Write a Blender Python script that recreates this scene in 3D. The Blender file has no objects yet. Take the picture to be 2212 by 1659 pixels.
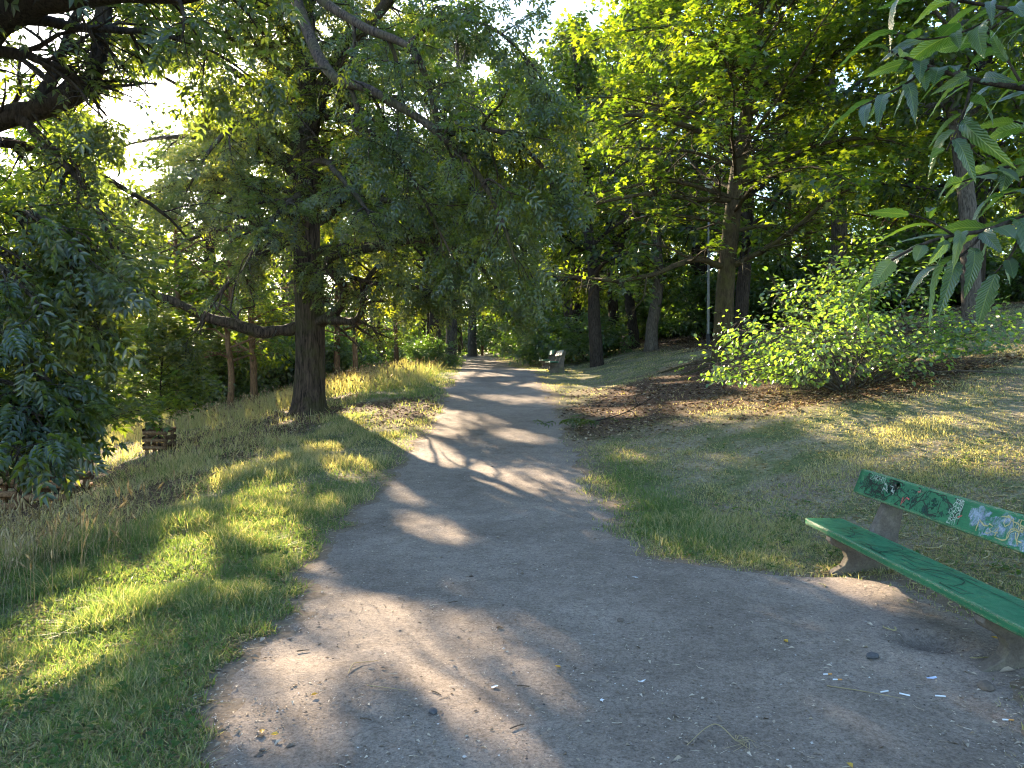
import bpy, math
import numpy as np
from mathutils import Vector

R = math.radians
scene = bpy.context.scene
COL = scene.collection

# ------------------------------------------------------------------ camera
F = 730.0                      # focal length in pixels of a 1024 wide frame
CAMZ = 1.8
PITCH = -math.atan(19.0 / F)
cam_d = bpy.data.cameras.new('camera')
cam_d.sensor_width = 36.0
cam_d.lens = 36.0 * F / 1024.0
cam_d.clip_start = 0.05
cam_d.clip_end = 3000
cam = bpy.data.objects.new('camera', cam_d)
COL.objects.link(cam)
cam.location = (0, 0, CAMZ)
cam.rotation_euler = (R(90) + PITCH, 0, 0)
scene.camera = cam

# ------------------------------------------------------------------ sky, sun, exposure
SUN_EL, SUN_AZ = R(19.0), R(-25.7)            # azimuth from +Y, positive towards +X
S = np.array([math.sin(SUN_AZ) * math.cos(SUN_EL), math.cos(SUN_AZ) * math.cos(SUN_EL), math.sin(SUN_EL)])
world = bpy.data.worlds.new('World')
scene.world = world
world.use_nodes = True
wn = world.node_tree.nodes
bg = wn['Background']
sky = wn.new('ShaderNodeTexSky')
sky.sky_type = 'NISHITA'
sky.sun_disc = False
sky.sun_elevation = SUN_EL
sky.sun_rotation = SUN_AZ
sky.air_density = 1.0
sky.dust_density = 0.6
sky.ozone_density = 2.0
world.node_tree.links.new(sky.outputs[0], bg.inputs[0])
bg.inputs[1].default_value = 0.095
sun_d = bpy.data.lights.new('sun', 'SUN')
sun_d.energy = 5.0
sun_d.angle = R(0.55)
sun_d.color = (1.0, 0.80, 0.56)
sun = bpy.data.objects.new('sun', sun_d)
COL.objects.link(sun)
sun.rotation_euler = Vector(S).to_track_quat('Z', 'Y').to_euler()
scene.view_settings.view_transform = 'Standard'
scene.view_settings.look = 'None'
scene.view_settings.gamma = 1.0
scene.view_settings.use_curve_mapping = False
scene.view_settings.exposure = 3.0

cy = scene.cycles
cy.max_bounces = 6
cy.diffuse_bounces = 3
cy.glossy_bounces = 2
cy.transmission_bounces = 4
cy.transparent_max_bounces = 4
cy.use_denoising = True
cy.use_adaptive_sampling = True
cy.adaptive_threshold = 0.012
cy.caustics_reflective = False
cy.caustics_refractive = False
cy.sample_clamp_indirect = 6.0
cy.filter_width = 1.1

# ------------------------------------------------------------------ pixel <-> place
DK = 1024.0 / 2212.0           # readings below are taken on a 2212 x 1659 view of the photograph
cp, sp = math.cos(PITCH), math.sin(PITCH)


def ray(dx, dy):
    a = (dx * DK - 512) / F
    b = -(dy * DK - 384) / F
    return np.array([a, cp - sp * b, sp + cp * b])


def P(dx, dy, depth):
    d = ray(dx, dy)
    return np.array([0, 0, CAMZ]) + d * (depth / d[1])


def project(p):
    x, y, z = p[..., 0], p[..., 1], p[..., 2] - CAMZ
    f = cp * y + sp * z
    u = -sp * y + cp * z
    f = np.where(f < 0.05, 0.05, f)
    return (512 + F * x / f) / DK, (384 - F * u / f) / DK, f


def fract_hash(ix, iy, seed):
    h = np.sin(ix * 127.1 + iy * 311.7 + seed * 74.7) * 43758.5453
    return h - np.floor(h)


def vnoise(x, y, scale, seed=0):
    x = np.asarray(x, float) / scale
    y = np.asarray(y, float) / scale
    ix, iy = np.floor(x), np.floor(y)
    fx, fy = x - ix, y - iy
    fx = fx * fx * (3 - 2 * fx)
    fy = fy * fy * (3 - 2 * fy)
    a = fract_hash(ix, iy, seed)
    b = fract_hash(ix + 1, iy, seed)
    c = fract_hash(ix, iy + 1, seed)
    d = fract_hash(ix + 1, iy + 1, seed)
    return (a * (1 - fx) + b * fx) * (1 - fy) + (c * (1 - fx) + d * fx) * fy


def fbm(x, y, scale, seed=0):
    return (vnoise(x, y, scale, seed) + .5 * vnoise(x, y, scale / 2.1, seed + 3) + .25 * vnoise(x, y, scale / 4.3, seed + 7)) / 1.75


def sstep(a, b, v):
    t = np.clip((v - a) / (b - a), 0, 1)
    return t * t * (3 - 2 * t)


# ------------------------------------------------------------------ terrain
ZP_Y = [-40, 0, 7, 9, 13, 17, 22, 27, 29, 33, 36, 40, 45, 60, 80, 120, 300, 900]
ZP_Z = [-.5, 0, 0, .02, .30, .62, 1.05, 1.40, 1.50, 1.61, 1.64, 1.68, 1.88, 2.42, 2.85, 2.9, 2.9, 2.9]
XL_Y = [-40, 0, 3.3, 5, 6.2, 8.4, 17, 27, 32, 40, 60, 80, 300]
XL_X = [-1.4, -1.45, -1.55, -1.85, -1.75, -1.8, -1.85, -2.05, -2.2, -3.0, -4.2, -7.0, -40]
XR_Y = [-40, 0, 3, 3.5, 4.2, 5.5, 6.0, 6.35, 6.9, 8, 12, 17, 27, 32, 40, 60, 80, 300]
XR_X = [2.3, 2.3, 2.3, 2.45, 3.2, 3.35, 3.0, 2.1, 1.4, 1.2, 1.12, 1.1, .95, .9, -.1, -1.6, -4.0, -36]
S0_Y = [-40, 0, 7, 11, 16, 22, 30, 50, 300]
S0_X = [2.4, 2.4, 2.2, .4, .6, 1.4, 2.6, 1.5, 1.5]


def smooth_interp(y, ys, vs):
    acc = 0
    for o, w in ((-1.2, .2), (-.6, .2), (0, .2), (.6, .2), (1.2, .2)):
        acc = acc + w * np.interp(np.asarray(y) + o * (0.25 + 0.05 * np.clip(np.asarray(y), 0, 40)), ys, vs)
    return acc


def softplus(v, k):
    return k * np.log1p(np.exp(np.clip(v / k, -30, 30)))


def terrain(x, y):
    x = np.asarray(x, float)
    y = np.asarray(y, float)
    z = smooth_interp(y, ZP_Y, ZP_Z)
    xl = smooth_interp(y, XL_Y, XL_X)
    sl = np.clip(xl - x, 0, None)
    drop = .02 * sl + .28 * softplus(sl - 3.0, .6)
    drop = 4.6 * (1 - np.exp(-drop / 4.6))
    z = z - drop
    xr0 = np.interp(y, [0, 30, 40, 60, 80, 300], [1.2, .9, -.1, -1.6, -4, -36])
    s = x - xr0
    s0 = smooth_interp(y, S0_Y, S0_X)
    rise = .29 * softplus(s - s0, .5)
    rise = 4.2 * (1 - np.exp(-rise / 4.2))
    z = z + rise * sstep(0, .6, s)
    near = 1 / (1 + np.abs(y) / 40)
    off = sstep(0, 1.2, np.maximum(xl - x, s - .2))
    z = z + (fbm(x, y, 1.7, 2) - .5) * .10 * (.18 + .82 * off)
    return z


def hole(x, y):
    # scrape in the dirt under the bench and a low mound beside it
    z = -.13 * np.exp(-(((x - HOLE[0]) / .19) ** 2 + ((y - HOLE[1]) / .15) ** 2) ** 1.5)
    z = z + .035 * np.exp(-(((x - HOLE[0] + .05) / .4) ** 2 + ((y - HOLE[1]) / .3) ** 2))
    return z


def ground_hit(dx, dy):
    d = ray(dx, dy)
    t = np.linspace(2, 90, 6000)
    p = np.array([0, 0, CAMZ])[None] + d[None] * t[:, None]
    below = p[:, 2] < terrain(p[:, 0], p[:, 1])
    i = np.argmax(below) if below.any() else len(t) - 1
    return p[i]


HOLE = (0, 0)
HOLE = tuple(ground_hit(2010, 1390)[:2])


def sun_ground(p):
    """where the sun ray through p meets the ground"""
    q = p.copy()
    for _ in range(5):
        t = (q[:, 2] - terrain(q[:, 0], q[:, 1])) / S[2]
        q = q - S[None] * t[:, None]
    return q


# sunlit patches of ground as read on the photograph: cx, cy, rx, ry, rotation in degrees
PATCH = [
    # path
    (895, 1058, 62, 24, 12), (928, 1138, 66, 20, 14), (1095, 1045, 62, 17, 12), (1040, 1012, 40, 8, 8), (1010, 905, 75, 15, 6),
    (1120, 942, 60, 9, 8), (1075, 862, 95, 7, 3), (1050, 808, 70, 5, 0), (1140, 832, 60, 5, 2), (960, 930, 40, 8, 6),
    (1030, 1345, 95, 62, 30), (830, 1370, 120, 62, 24), (960, 1452, 150, 46, 34), (1085, 1555, 110, 50, 40), (640, 1465, 95, 48, 30),
    (1120, 1640, 75, 40, 42), (735, 1340, 80, 40, 25), (1180, 1480, 70, 26, 36), (560, 1580, 80, 45, 30), (690, 1240, 30, 12, 20),
    (1170, 1400, 60, 25, 35), (800, 1310, 120, 25, 20),
    # verge on the left
    (880, 975, 85, 26, 8), (800, 905, 90, 22, 0), (905, 885, 50, 12, 0), (600, 1110, 85, 55, -25), (540, 1050, 120, 36, -14),
    (340, 1262, 120, 34, -26), (170, 1362, 160, 34, -22), (130, 1470, 150, 28, -20), (30, 1555, 90, 24, -20), (640, 1210, 60, 26, -15),
    (700, 1090, 60, 26, -15), (450, 935, 160, 30, -12), (300, 965, 90, 22, -14), (640, 990, 80, 26, -10), (860, 830, 130, 20, -6),
    (420, 1180, 70, 26, -24), (760, 1010, 70, 26, 0), (120, 1040, 40, 16, 0), (520, 1300, 60, 16, -20), (250, 1330, 120, 22, -22), (60, 1410, 120, 24, -20), (560, 1160, 70, 34, -22),
    # lawn on the right
    (1720, 868, 150, 13, -2), (2030, 850, 190, 20, -4), (1850, 940, 85, 13, 2), (1545, 1002, 75, 12, 3), (2150, 762, 90, 20, -8),
    (1390, 985, 55, 13, 0), (1560, 880, 120, 10, 0), (1280, 842, 90, 10, 2), (1640, 830, 60, 8, 0), (1890, 1270, 85, 26, 18),
    (2120, 905, 100, 10, 0), (1240, 815, 60, 5, 0), (1780, 985, 60, 10, 4), (1450, 820, 60, 6, 0), (1330, 890, 60, 7, 0), (1960, 1010, 80, 10, 4),
    # far path and bank
    (1090, 770, 50, 14, 0), (990, 800, 60, 10, 0), (920, 805, 70, 14, 0),
]
PA = np.array(PATCH, float)
PA[:, 2:4] *= 1.15
PA[(PA[:, 0] > 1300) & (PA[:, 1] < 1100), 3] *= 1.4
PC, PS_ = np.cos(np.radians(PA[:, 4])), np.sin(np.radians(PA[:, 4]))
# things off the ground the sun reaches: centre, radius
SHAFT = []


def lit_mask(p, rng):
    """True where a leaf at p would shade a place the photograph shows in sun"""
    g = sun_ground(p)
    dx, dy, f = project(g)
    w = (vnoise(g[:, 0] * 1.0, g[:, 1] * .6, .55, 5) - .5) * .9
    out = np.zeros(len(p), bool)
    for i in range(len(PA)):
        ex, ey = dx - PA[i, 0], dy - PA[i, 1]
        a = (ex * PC[i] + ey * PS_[i]) / PA[i, 2]
        b = (-ex * PS_[i] + ey * PC[i]) / PA[i, 3]
        out |= (a * a + b * b) < (1 + w)
    out &= (f > .5) & (np.abs(p[:, 2] - g[:, 2]) > .6)
    for c, r in SHAFT:
        v = p - c[None]
        t = v @ S
        e = v - t[:, None] * S[None]
        out |= (t > .5 + r) & ((e * e).sum(1) < r * r * (1 + w))
    return out


# ------------------------------------------------------------------ mesh helpers
def mesh_np(name, V, faces, attrs=None, uv=None, smooth=False):
    """faces: list of int arrays (n,3) or (n,4); attrs: dict name -> per-face float array"""
    me = bpy.data.meshes.new(name)
    V = np.asarray(V, np.float32)
    me.vertices.add(len(V))
    me.vertices.foreach_set('co', V.ravel())
    faces = [np.asarray(f, np.int32) for f in faces if len(f)]
    tot = np.concatenate([np.full(len(f), f.shape[1], np.int32) for f in faces])
    idx = np.concatenate([f.ravel() for f in faces])
    start = np.concatenate([[0], np.cumsum(tot)[:-1]]).astype(np.int32)
    me.loops.add(len(idx))
    me.loops.foreach_set('vertex_index', idx)
    me.polygons.add(len(tot))
    me.polygons.foreach_set('loop_start', start)
    me.polygons.foreach_set('loop_total', tot)
    if smooth:
        me.polygons.foreach_set('use_smooth', np.ones(len(tot), bool))
    for k, v in (attrs or {}).items():
        dom = 'FACE' if len(v) == len(tot) else 'POINT'
        a = me.attributes.new(k, 'FLOAT', dom)
        a.data.foreach_set('value', np.asarray(v, np.float32))
    if uv is not None:
        l = me.uv_layers.new(name='UVMap')
        l.data.foreach_set('uv', np.asarray(uv, np.float32)[idx].ravel())
    me.update(calc_edges=True)
    return me


def link(name, me, mat=None, parent=None, loc=None, **kw):
    o = bpy.data.objects.new(name, me)
    COL.objects.link(o)
    if mat is not None and me is not None and len(me.materials) == 0:
        me.materials.append(mat)
    if parent is not None:
        o.parent = parent
    if loc is not None:
        o.location = loc
    for k, v in kw.items():
        if v is not None:
            o[k] = v
    return o


def empty(name, loc, label, cat, group=None, rz=0.0):
    o = bpy.data.objects.new(name, None)
    COL.objects.link(o)
    o.empty_display_size = .2
    o.location = loc
    o.rotation_euler = (0, 0, rz)
    o['label'] = label
    o['category'] = cat
    if group:
        o['group'] = group
    return o


def copy_tree(o, parent=None):
    c = o.copy()
    COL.objects.link(c)
    c.parent = parent
    for ch in list(o.children):
        copy_tree(ch, c)
    return c


class MB:
    """collects geometry of one part"""

    def __init__(self):
        self.v, self.f3, self.f4, self.n = [], [], [], 0

    def add(self, V, faces):
        for f in faces:
            f = np.asarray(f, int)
            if len(f) == 0:
                continue
            (self.f3 if f.shape[1] == 3 else self.f4).append(f + self.n)
        V = np.asarray(V, float).reshape(-1, 3)
        self.v.append(V)
        self.n += len(V)

    def build(self, name, smooth=False, origin=None, attrs=None):
        V = np.concatenate(self.v)
        if origin is not None:
            V = V - np.asarray(origin)[None]
        return mesh_np(name, V, [np.concatenate(f) for f in (self.f3, self.f4) if f], attrs=attrs, smooth=smooth)


def norm(v):
    return v / np.maximum(np.linalg.norm(v, axis=-1, keepdims=True), 1e-9)


def tubes(mb, pts, rad, k):
    """pts (B,n,3), rad (B,n): B tubes of k sides"""
    B, n, _ = pts.shape
    tan = np.gradient(pts, axis=1) if n > 1 else pts
    tan = norm(tan)
    ref = np.zeros((B, 1, 3))
    mean = norm(tan.mean(1))
    pick = np.abs(mean[:, 2]) > .8
    ref[:, 0] = np.where(pick[:, None], np.array([1., .1, 0])[None], np.array([0, 0, 1.])[None])
    a = norm(np.cross(tan, np.broadcast_to(ref, tan.shape)))
    b = np.cross(tan, a)
    th = np.linspace(0, 2 * np.pi, k, endpoint=False)
    ring = a[:, :, None] * np.cos(th)[None, None, :, None] + b[:, :, None] * np.sin(th)[None, None, :, None]
    V = pts[:, :, None] + ring * rad[:, :, None, None]
    i = np.arange(B)[:, None, None] * n * k + np.arange(n - 1)[None, :, None] * k
    j = np.arange(k)[None, None]
    j2 = (np.arange(k) + 1)[None, None] % k
    Q = np.stack([i + j, i + k + j, i + k + j2, i + j2], -1).reshape(-1, 4)
    fs = [Q]
    if k >= 4:
        # cap the far end
        base = np.arange(B)[:, None] * n * k + (n - 1) * k
        fan = np.stack([np.broadcast_to(base, (B, k - 2)), base + np.arange(1, k - 1)[None] , base + np.arange(2, k)[None]], -1).reshape(-1, 3)
        fs.append(fan[:, ::-1])
    mb.add(V.reshape(-1, 3), fs)


def resample(pts, n):
    """smooth (Catmull-Rom) resampling of a polyline of (x,y,z,r)"""
    pts = np.asarray(pts, float)
    ext = np.concatenate([[2 * pts[0] - pts[1]], pts, [2 * pts[-1] - pts[-2]]])
    m = len(pts) - 1
    t = np.linspace(0, m - 1e-6, n)
    i = t.astype(int)
    f = (t - i)[:, None]
    p0, p1, p2, p3 = ext[i], ext[i + 1], ext[i + 2], ext[i + 3]
    return .5 * ((2 * p1) + (-p0 + p2) * f + (2 * p0 - 5 * p1 + 4 * p2 - p3) * f ** 2 + (-p0 + 3 * p1 - 3 * p2 + p3) * f ** 3)


def sprout(rng, pts, rad, m, t0, t1, ang, length, nseg, grav=0., wob=.15, rscale=.55, rtip=.25, flat=0., up=0., taper=.5):
    """m children on each of the parents pts (B,n,3); returns pts (B*m,nseg+1,3), rad"""
    B, n, _ = pts.shape
    t = np.clip(np.linspace(t0, t1, m)[None] + rng.uniform(-.5, .5, (B, m)) * (t1 - t0) / max(m, 1), 0.02, .995)
    fi = t * (n - 1)
    i = np.minimum(fi.astype(int), n - 2)
    f = (fi - i)[..., None]
    bi = np.arange(B)[:, None]
    st = pts[bi, i] * (1 - f) + pts[bi, i + 1] * f
    tg = norm(pts[bi, i + 1] - pts[bi, i])
    r = rad[bi, i] * (1 - f[..., 0]) + rad[bi, i + 1] * f[..., 0]
    upv = np.zeros_like(tg)
    upv[..., 2] = 1
    side = np.cross(tg, upv)
    bad = np.linalg.norm(side, axis=-1) < .2
    side[bad] = np.array([1, 0, 0])
    side = norm(side)
    nor = np.cross(side, tg)
    sgn = np.where((np.arange(m)[None] + rng.integers(0, 2, (B, 1))) % 2, 1., -1.)
    roll_free = rng.uniform(0, 2 * np.pi, (B, m))
    roll_flat = np.where(sgn > 0, 0, np.pi) + rng.normal(0, .35, (B, m))
    roll = np.where(rng.random((B, m)) < flat, roll_flat, roll_free)
    perp = side * np.cos(roll)[..., None] + nor * np.sin(roll)[..., None]
    a = ang * (1 + rng.normal(0, .2, (B, m)))
    d = tg * np.cos(a)[..., None] + perp * np.sin(a)[..., None]
    d[..., 2] += up
    d = norm(d)
    L = length * (1 - taper * t) * rng.uniform(.65, 1.25, (B, m))
    st, d, L, r = st.reshape(-1, 3), d.reshape(-1, 3), L.reshape(-1), r.reshape(-1)
    N = len(L)
    out = np.zeros((N, nseg + 1, 3))
    out[:, 0] = st
    for s in range(nseg):
        d = d + rng.normal(0, wob, (N, 3))
        d[:, 2] -= grav
        d = norm(d)
        out[:, s + 1] = out[:, s] + d * (L / nseg)[:, None]
    r0 = np.minimum(r * rscale, .03 * L + .004)
    rr = r0[:, None] * np.linspace(1, rtip, nseg + 1)[None]
    return out, rr


# ------------------------------------------------------------------ leaf shapes (x across, y along, z up), unit length about 1
def proto_ash(pairs=4, lf=4):
    """pinnate leaf of leaflets"""
    V, Q = [], []

    def leaflet(o, ang, L, W, dz):
        c, s = math.cos(ang), math.sin(ang)
        pts = [(0, 0, 0), (-W, .45 * L, .10 * L), (0, L, -.22 * L + dz), (W, .45 * L, .10 * L)]
        b = len(V)
        for x, y, z in pts:
            V.append((o[0] + x * c - y * s, o[1] + x * s + y * c, o[2] + z))
        Q.append((b, b + 1, b + 2))
        Q.append((b, b + 2, b + 3))
    for i in range(pairs):
        y = .22 + .62 * i / max(pairs - 1, 1)
        z = -.25 * y * y
        L = (.36, .42, .42, .38, .34)[i % 5]
        for sg in (-1, 1):
            leaflet((0, y, z), sg * (1.05 - .08 * i), L, L * .20, -.05 * L)
    leaflet((0, .86, -.2), 0, .40, .085, -.05)
    return np.array(V), np.array(Q)


def proto_maple():
    out = [(0, 0)]
    tips = [(-.42, -.02, .30), (-.58, .38, .24), (0, .98, .2), (.58, .38, .24), (.42, -.02, .3)]
    pts = [(-.44, .0), (-.24, .20), (-.60, .50), (-.20, .52), (0, 1.0), (.20, .52), (.60, .50), (.24, .20), (.44, .0)]
    V = [(0, .05, 0)] + [(x, y, -.35 * (x * x + (y - .4) ** 2) + .05) for x, y in pts]
    T = [(0, i, i + 1) for i in range(1, len(pts))]
    return np.array(V), np.array(T)


def proto_broad(w=.30):
    V = [(0, 0, 0), (-w, .32, .08), (-w * .85, .66, .03), (0, 1, -.16), (w * .85, .66, .03), (w, .32, .08), (0, .5, -.02)]
    T = [(6, 0, 1), (6, 1, 2), (6, 2, 3), (6, 3, 4), (6, 4, 5), (6, 5, 0)]
    V2 = [(0, 0, 0), (-w, .40, .10), (0, 1, -.18), (w, .40, .10)]
    return np.array(V), np.array(T), np.array(V2), np.array([(0, 1, 2), (0, 2, 3)])


def leaf_frames(rng, pts, m, t0, spread, droop, tilt):
    """m leaves on every twig; returns pos, f, u"""
    B, n, _ = pts.shape
    t = np.clip(np.linspace(t0, 1.0, m)[None] + rng.uniform(-.06, .06, (B, m)), 0, .999)
    fi = t * (n - 1)
    i = np.minimum(fi.astype(int), n - 2)
    f_ = (fi - i)[..., None]
    bi = np.arange(B)[:, None]
    pos = pts[bi, i] * (1 - f_) + pts[bi, i + 1] * f_
    tg = norm(pts[bi, i + 1] - pts[bi, i])
    upv = np.zeros_like(tg)
    upv[..., 2] = 1
    side = np.cross(tg, upv)
    bad = np.linalg.norm(side, axis=-1) < .2
    side[bad] = np.array([.7, .7, 0])
    side = norm(side)
    sg = np.where(np.arange(m)[None] % 2, 1., -1.) * np.ones((B, 1))
    a = spread * (1 - .75 * t) + rng.normal(0, .25, (B, m))
    f = tg * np.cos(a)[..., None] + side * (np.sin(a) * sg)[..., None]
    f[..., 2] -= droop
    f = norm(f + rng.normal(0, .15, f.shape))
    u = upv + rng.normal(0, tilt, upv.shape)
    u = u - f * (u * f).sum(-1, keepdims=True)
    u = norm(u)
    return pos.reshape(-1, 3), f.reshape(-1, 3), u.reshape(-1, 3)


def leaf_mesh(name, rng, proto, pos, f, u, size, origin=None, clump=1.3):
    V, T = proto
    s = np.cross(f, u)
    M = np.stack([s, f, u], 1)                       # rows: local axes in place
    W = np.einsum('vk,nkj->nvj', V, M) * size[:, None, None] + pos[:, None]
    N, nv = len(pos), len(V)
    if origin is not None:
        W = W - np.asarray(origin)[None, None]
    Fc = (T[None] + (np.arange(N) * nv)[:, None, None]).reshape(-1, T.shape[1])
    rnd = .55 * rng.random(N) + .45 * vnoise(pos[:, 0] + pos[:, 2] * .7, pos[:, 1] + pos[:, 2], clump, 11)
    return mesh_np(name, W.reshape(-1, 3), [Fc], {'rnd': np.repeat(rnd, len(T))})


# ------------------------------------------------------------------ materials
class NT:
    def __init__(self, name):
        self.m = bpy.data.materials.new(name)
        self.m.use_nodes = True
        self.t = self.m.node_tree
        self.t.nodes.clear()
        self.out = self.n('ShaderNodeOutputMaterial')

    def n(self, kind, **kw):
        nd = self.t.nodes.new(kind)
        for k, v in kw.items():
            if k in ('inp',):
                for a, b in v.items():
                    self.set(nd, a, b)
            else:
                setattr(nd, k, v)
        return nd

    def set(self, nd, key, val):
        sock = nd.inputs[key]
        if isinstance(val, bpy.types.NodeSocket):
            self.t.links.new(val, sock)
        elif isinstance(val, (tuple, list)) and len(val) == 3 and sock.type == 'RGBA':
            sock.default_value = (*val, 1)
        else:
            sock.default_value = val

    def noise(self, scale, detail=4, rough=.55, vec=None, dist=0.):
        nd = self.n('ShaderNodeTexNoise', inp={'Scale': scale, 'Detail': detail, 'Roughness': rough, 'Distortion': dist})
        if vec is not None:
            self.set(nd, 'Vector', vec)
        return nd.outputs['Fac']

    def ramp(self, fac, stops, interp='LINEAR'):
        nd = self.n('ShaderNodeValToRGB')
        nd.color_ramp.interpolation = interp
        el = nd.color_ramp.elements
        while len(el) < len(stops):
            el.new(.5)
        for e, (p, c) in zip(el, stops):
            e.position = p
            e.color = (*c, 1) if not isinstance(c, (int, float)) else (c, c, c, 1)
        self.set(nd, 'Fac', fac)
        return nd.outputs['Color']

    def mix(self, fac, a, b, mode='MIX'):
        nd = self.n('ShaderNodeMix', data_type='RGBA', blend_type=mode)
        self.set(nd, 0, fac)
        self.set(nd, 6, a)
        self.set(nd, 7, b)
        return nd.outputs[2]

    def math(self, op, a, b=0., c=None, clamp=False):
        nd = self.n('ShaderNodeMath', operation=op, use_clamp=clamp)
        self.set(nd, 0, a)
        self.set(nd, 1, b)
        if c is not None:
            self.set(nd, 2, c)
        return nd.outputs[0]

    def attr(self, name, out='Fac'):
        return self.n('ShaderNodeAttribute', attribute_name=name).outputs[out]

    def coord(self, kind='Object', scale=None):
        o = self.n('ShaderNodeTexCoord').outputs[kind]
        if scale is not None:
            mp = self.n('ShaderNodeMapping')
            self.set(mp, 'Vector', o)
            mp.inputs['Scale'].default_value = scale
            o = mp.outputs[0]
        return o

    def bump(self, h, strength=.5, dist=.02, normal=None):
        nd = self.n('ShaderNodeBump', inp={'Strength': strength, 'Distance': dist, 'Height': h})
        if normal is not None:
            self.set(nd, 'Normal', normal)
        return nd.outputs[0]

    def principled(self, col, rough=.8, normal=None, spec=.3):
        nd = self.n('ShaderNodeBsdfPrincipled', inp={'Base Color': col, 'Roughness': rough, 'Specular IOR Level': spec})
        if normal is not None:
            self.set(nd, 'Normal', normal)
        self.t.links.new(nd.outputs[0], self.out.inputs[0])
        return self.m

    def surface(self, sh):
        self.t.links.new(sh, self.out.inputs[0])
        return self.m


def leaf_material(name, dark, mid, light, trans_gain=(2.6, 2.3, .9), trans=.5, gloss=.10, rough=.38, yellow=None):
    nt = NT(name)
    rnd = nt.attr('rnd')
    obr = nt.n('ShaderNodeObjectInfo').outputs['Random']
    r = nt.math('ADD', nt.math('MULTIPLY', rnd, .8), nt.math('MULTIPLY', obr, .2))
    stops = [(.12, dark), (.5, mid), (.88, light)]
    if yellow:
        stops.append((.985, yellow))
    col = nt.ramp(r, stops)
    tcol = nt.mix(1.0, col, trans_gain, 'MULTIPLY')
    tn = tcol.node
    dif = nt.n('ShaderNodeBsdfDiffuse', inp={'Color': col})
    tr = nt.n('ShaderNodeBsdfTranslucent', inp={'Color': tcol})
    m1 = nt.n('ShaderNodeMixShader', inp={0: trans, 1: dif.outputs[0], 2: tr.outputs[0]})
    gl = nt.n('ShaderNodeBsdfGlossy', inp={'Color': (1., 1., 1.), 'Roughness': rough})
    lw = nt.n('ShaderNodeLayerWeight', inp={'Blend': .25})
    gf = nt.math('ADD', nt.math('MULTIPLY', lw.outputs['Facing'], gloss), gloss * .35)
    m2 = nt.n('ShaderNodeMixShader', inp={0: gf, 1: m1.outputs[0], 2: gl.outputs[0]})
    return nt.surface(m2.outputs[0])


def bark_material(name, c0, c1, moss=None, zs=.22, scale=26.0, bump=.9):
    nt = NT(name)
    v = nt.coord('Object', (1, 1, zs))
    n1 = nt.noise(scale, 6, .65, v, .6)
    n2 = nt.noise(3.0, 3, .5, v)
    col = nt.ramp(n1, [(.38, c0), (.60, c1)])
    col = nt.mix(nt.math('MULTIPLY', n2, .5), col, tuple(.6 * c for c in c0))
    if moss:
        n3 = nt.noise(2.2, 4, .6, nt.coord('Object'))
        col = nt.mix(nt.ramp(n3, [(.45, 0.), (.7, .75)]), col, moss)
    return nt.principled(col, .9, nt.bump(n1, bump, .03), .15)


M_ASH = leaf_material('ash_leaf', (.012, .032, .020), (.020, .048, .023), (.050, .090, .024), (10.5, 6.0, .8), .50, .12, .32)
M_MAPLE = leaf_material('maple_leaf', (.012, .036, .018), (.022, .055, .020), (.058, .105, .022), (11.0, 6.8, .6), .48, .09, .38)
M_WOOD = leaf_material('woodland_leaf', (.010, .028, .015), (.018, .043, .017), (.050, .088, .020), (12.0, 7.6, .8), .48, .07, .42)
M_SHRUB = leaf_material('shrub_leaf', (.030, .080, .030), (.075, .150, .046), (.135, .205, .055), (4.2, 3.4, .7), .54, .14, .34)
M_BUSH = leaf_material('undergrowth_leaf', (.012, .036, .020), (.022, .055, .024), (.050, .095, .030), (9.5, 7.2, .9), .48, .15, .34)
M_KEYS = leaf_material('ash_key', (.030, .060, .020), (.045, .080, .022), (.075, .095, .030), (2.5, 2.0, .6), .4, .06, .5)
M_GRASS = leaf_material('grass_blade', (.062, .115, .036), (.108, .170, .056), (.32, .295, .185), (2.2, 2.1, .8), .46, .06, .5, (.46, .415, .29))
M_STRAW = leaf_material('dry_grass', (.20, .165, .08), (.36, .30, .17), (.50, .42, .26), (1.3, 1.25, .95), .45, .05, .5)
M_LITTER = leaf_material('leaf_litter', (.055, .036, .022), (.18, .115, .062), (.42, .33, .22), (1.1, 1.0, .8), .15, .05, .6)
M_PLITTER = leaf_material('path_litter', (.11, .080, .055), (.34, .275, .20), (.60, .53, .43), (1.1, 1.0, .8), .15, .05, .6)
M_BARK_ASH = bark_material('ash_bark', (.018, .014, .012), (.125, .092, .070), (.060, .062, .022), zs=.13, scale=20, bump=1.)
M_BARK_DARK = bark_material('dark_bark', (.022, .018, .015), (.075, .060, .048))
M_BARK_MAPLE = bark_material('maple_bark', (.032, .024, .014), (.090, .068, .036), (.075, .072, .020), zs=.3, scale=16, bump=.5)
M_BARK_GREY = bark_material('grey_bark', (.050, .044, .038), (.17, .15, .125), None, zs=.2)
M_BARK_RED = bark_material('reddish_bark', (.090, .055, .032), (.24, .145, .080), None, zs=.25, scale=18, bump=.5)


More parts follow.
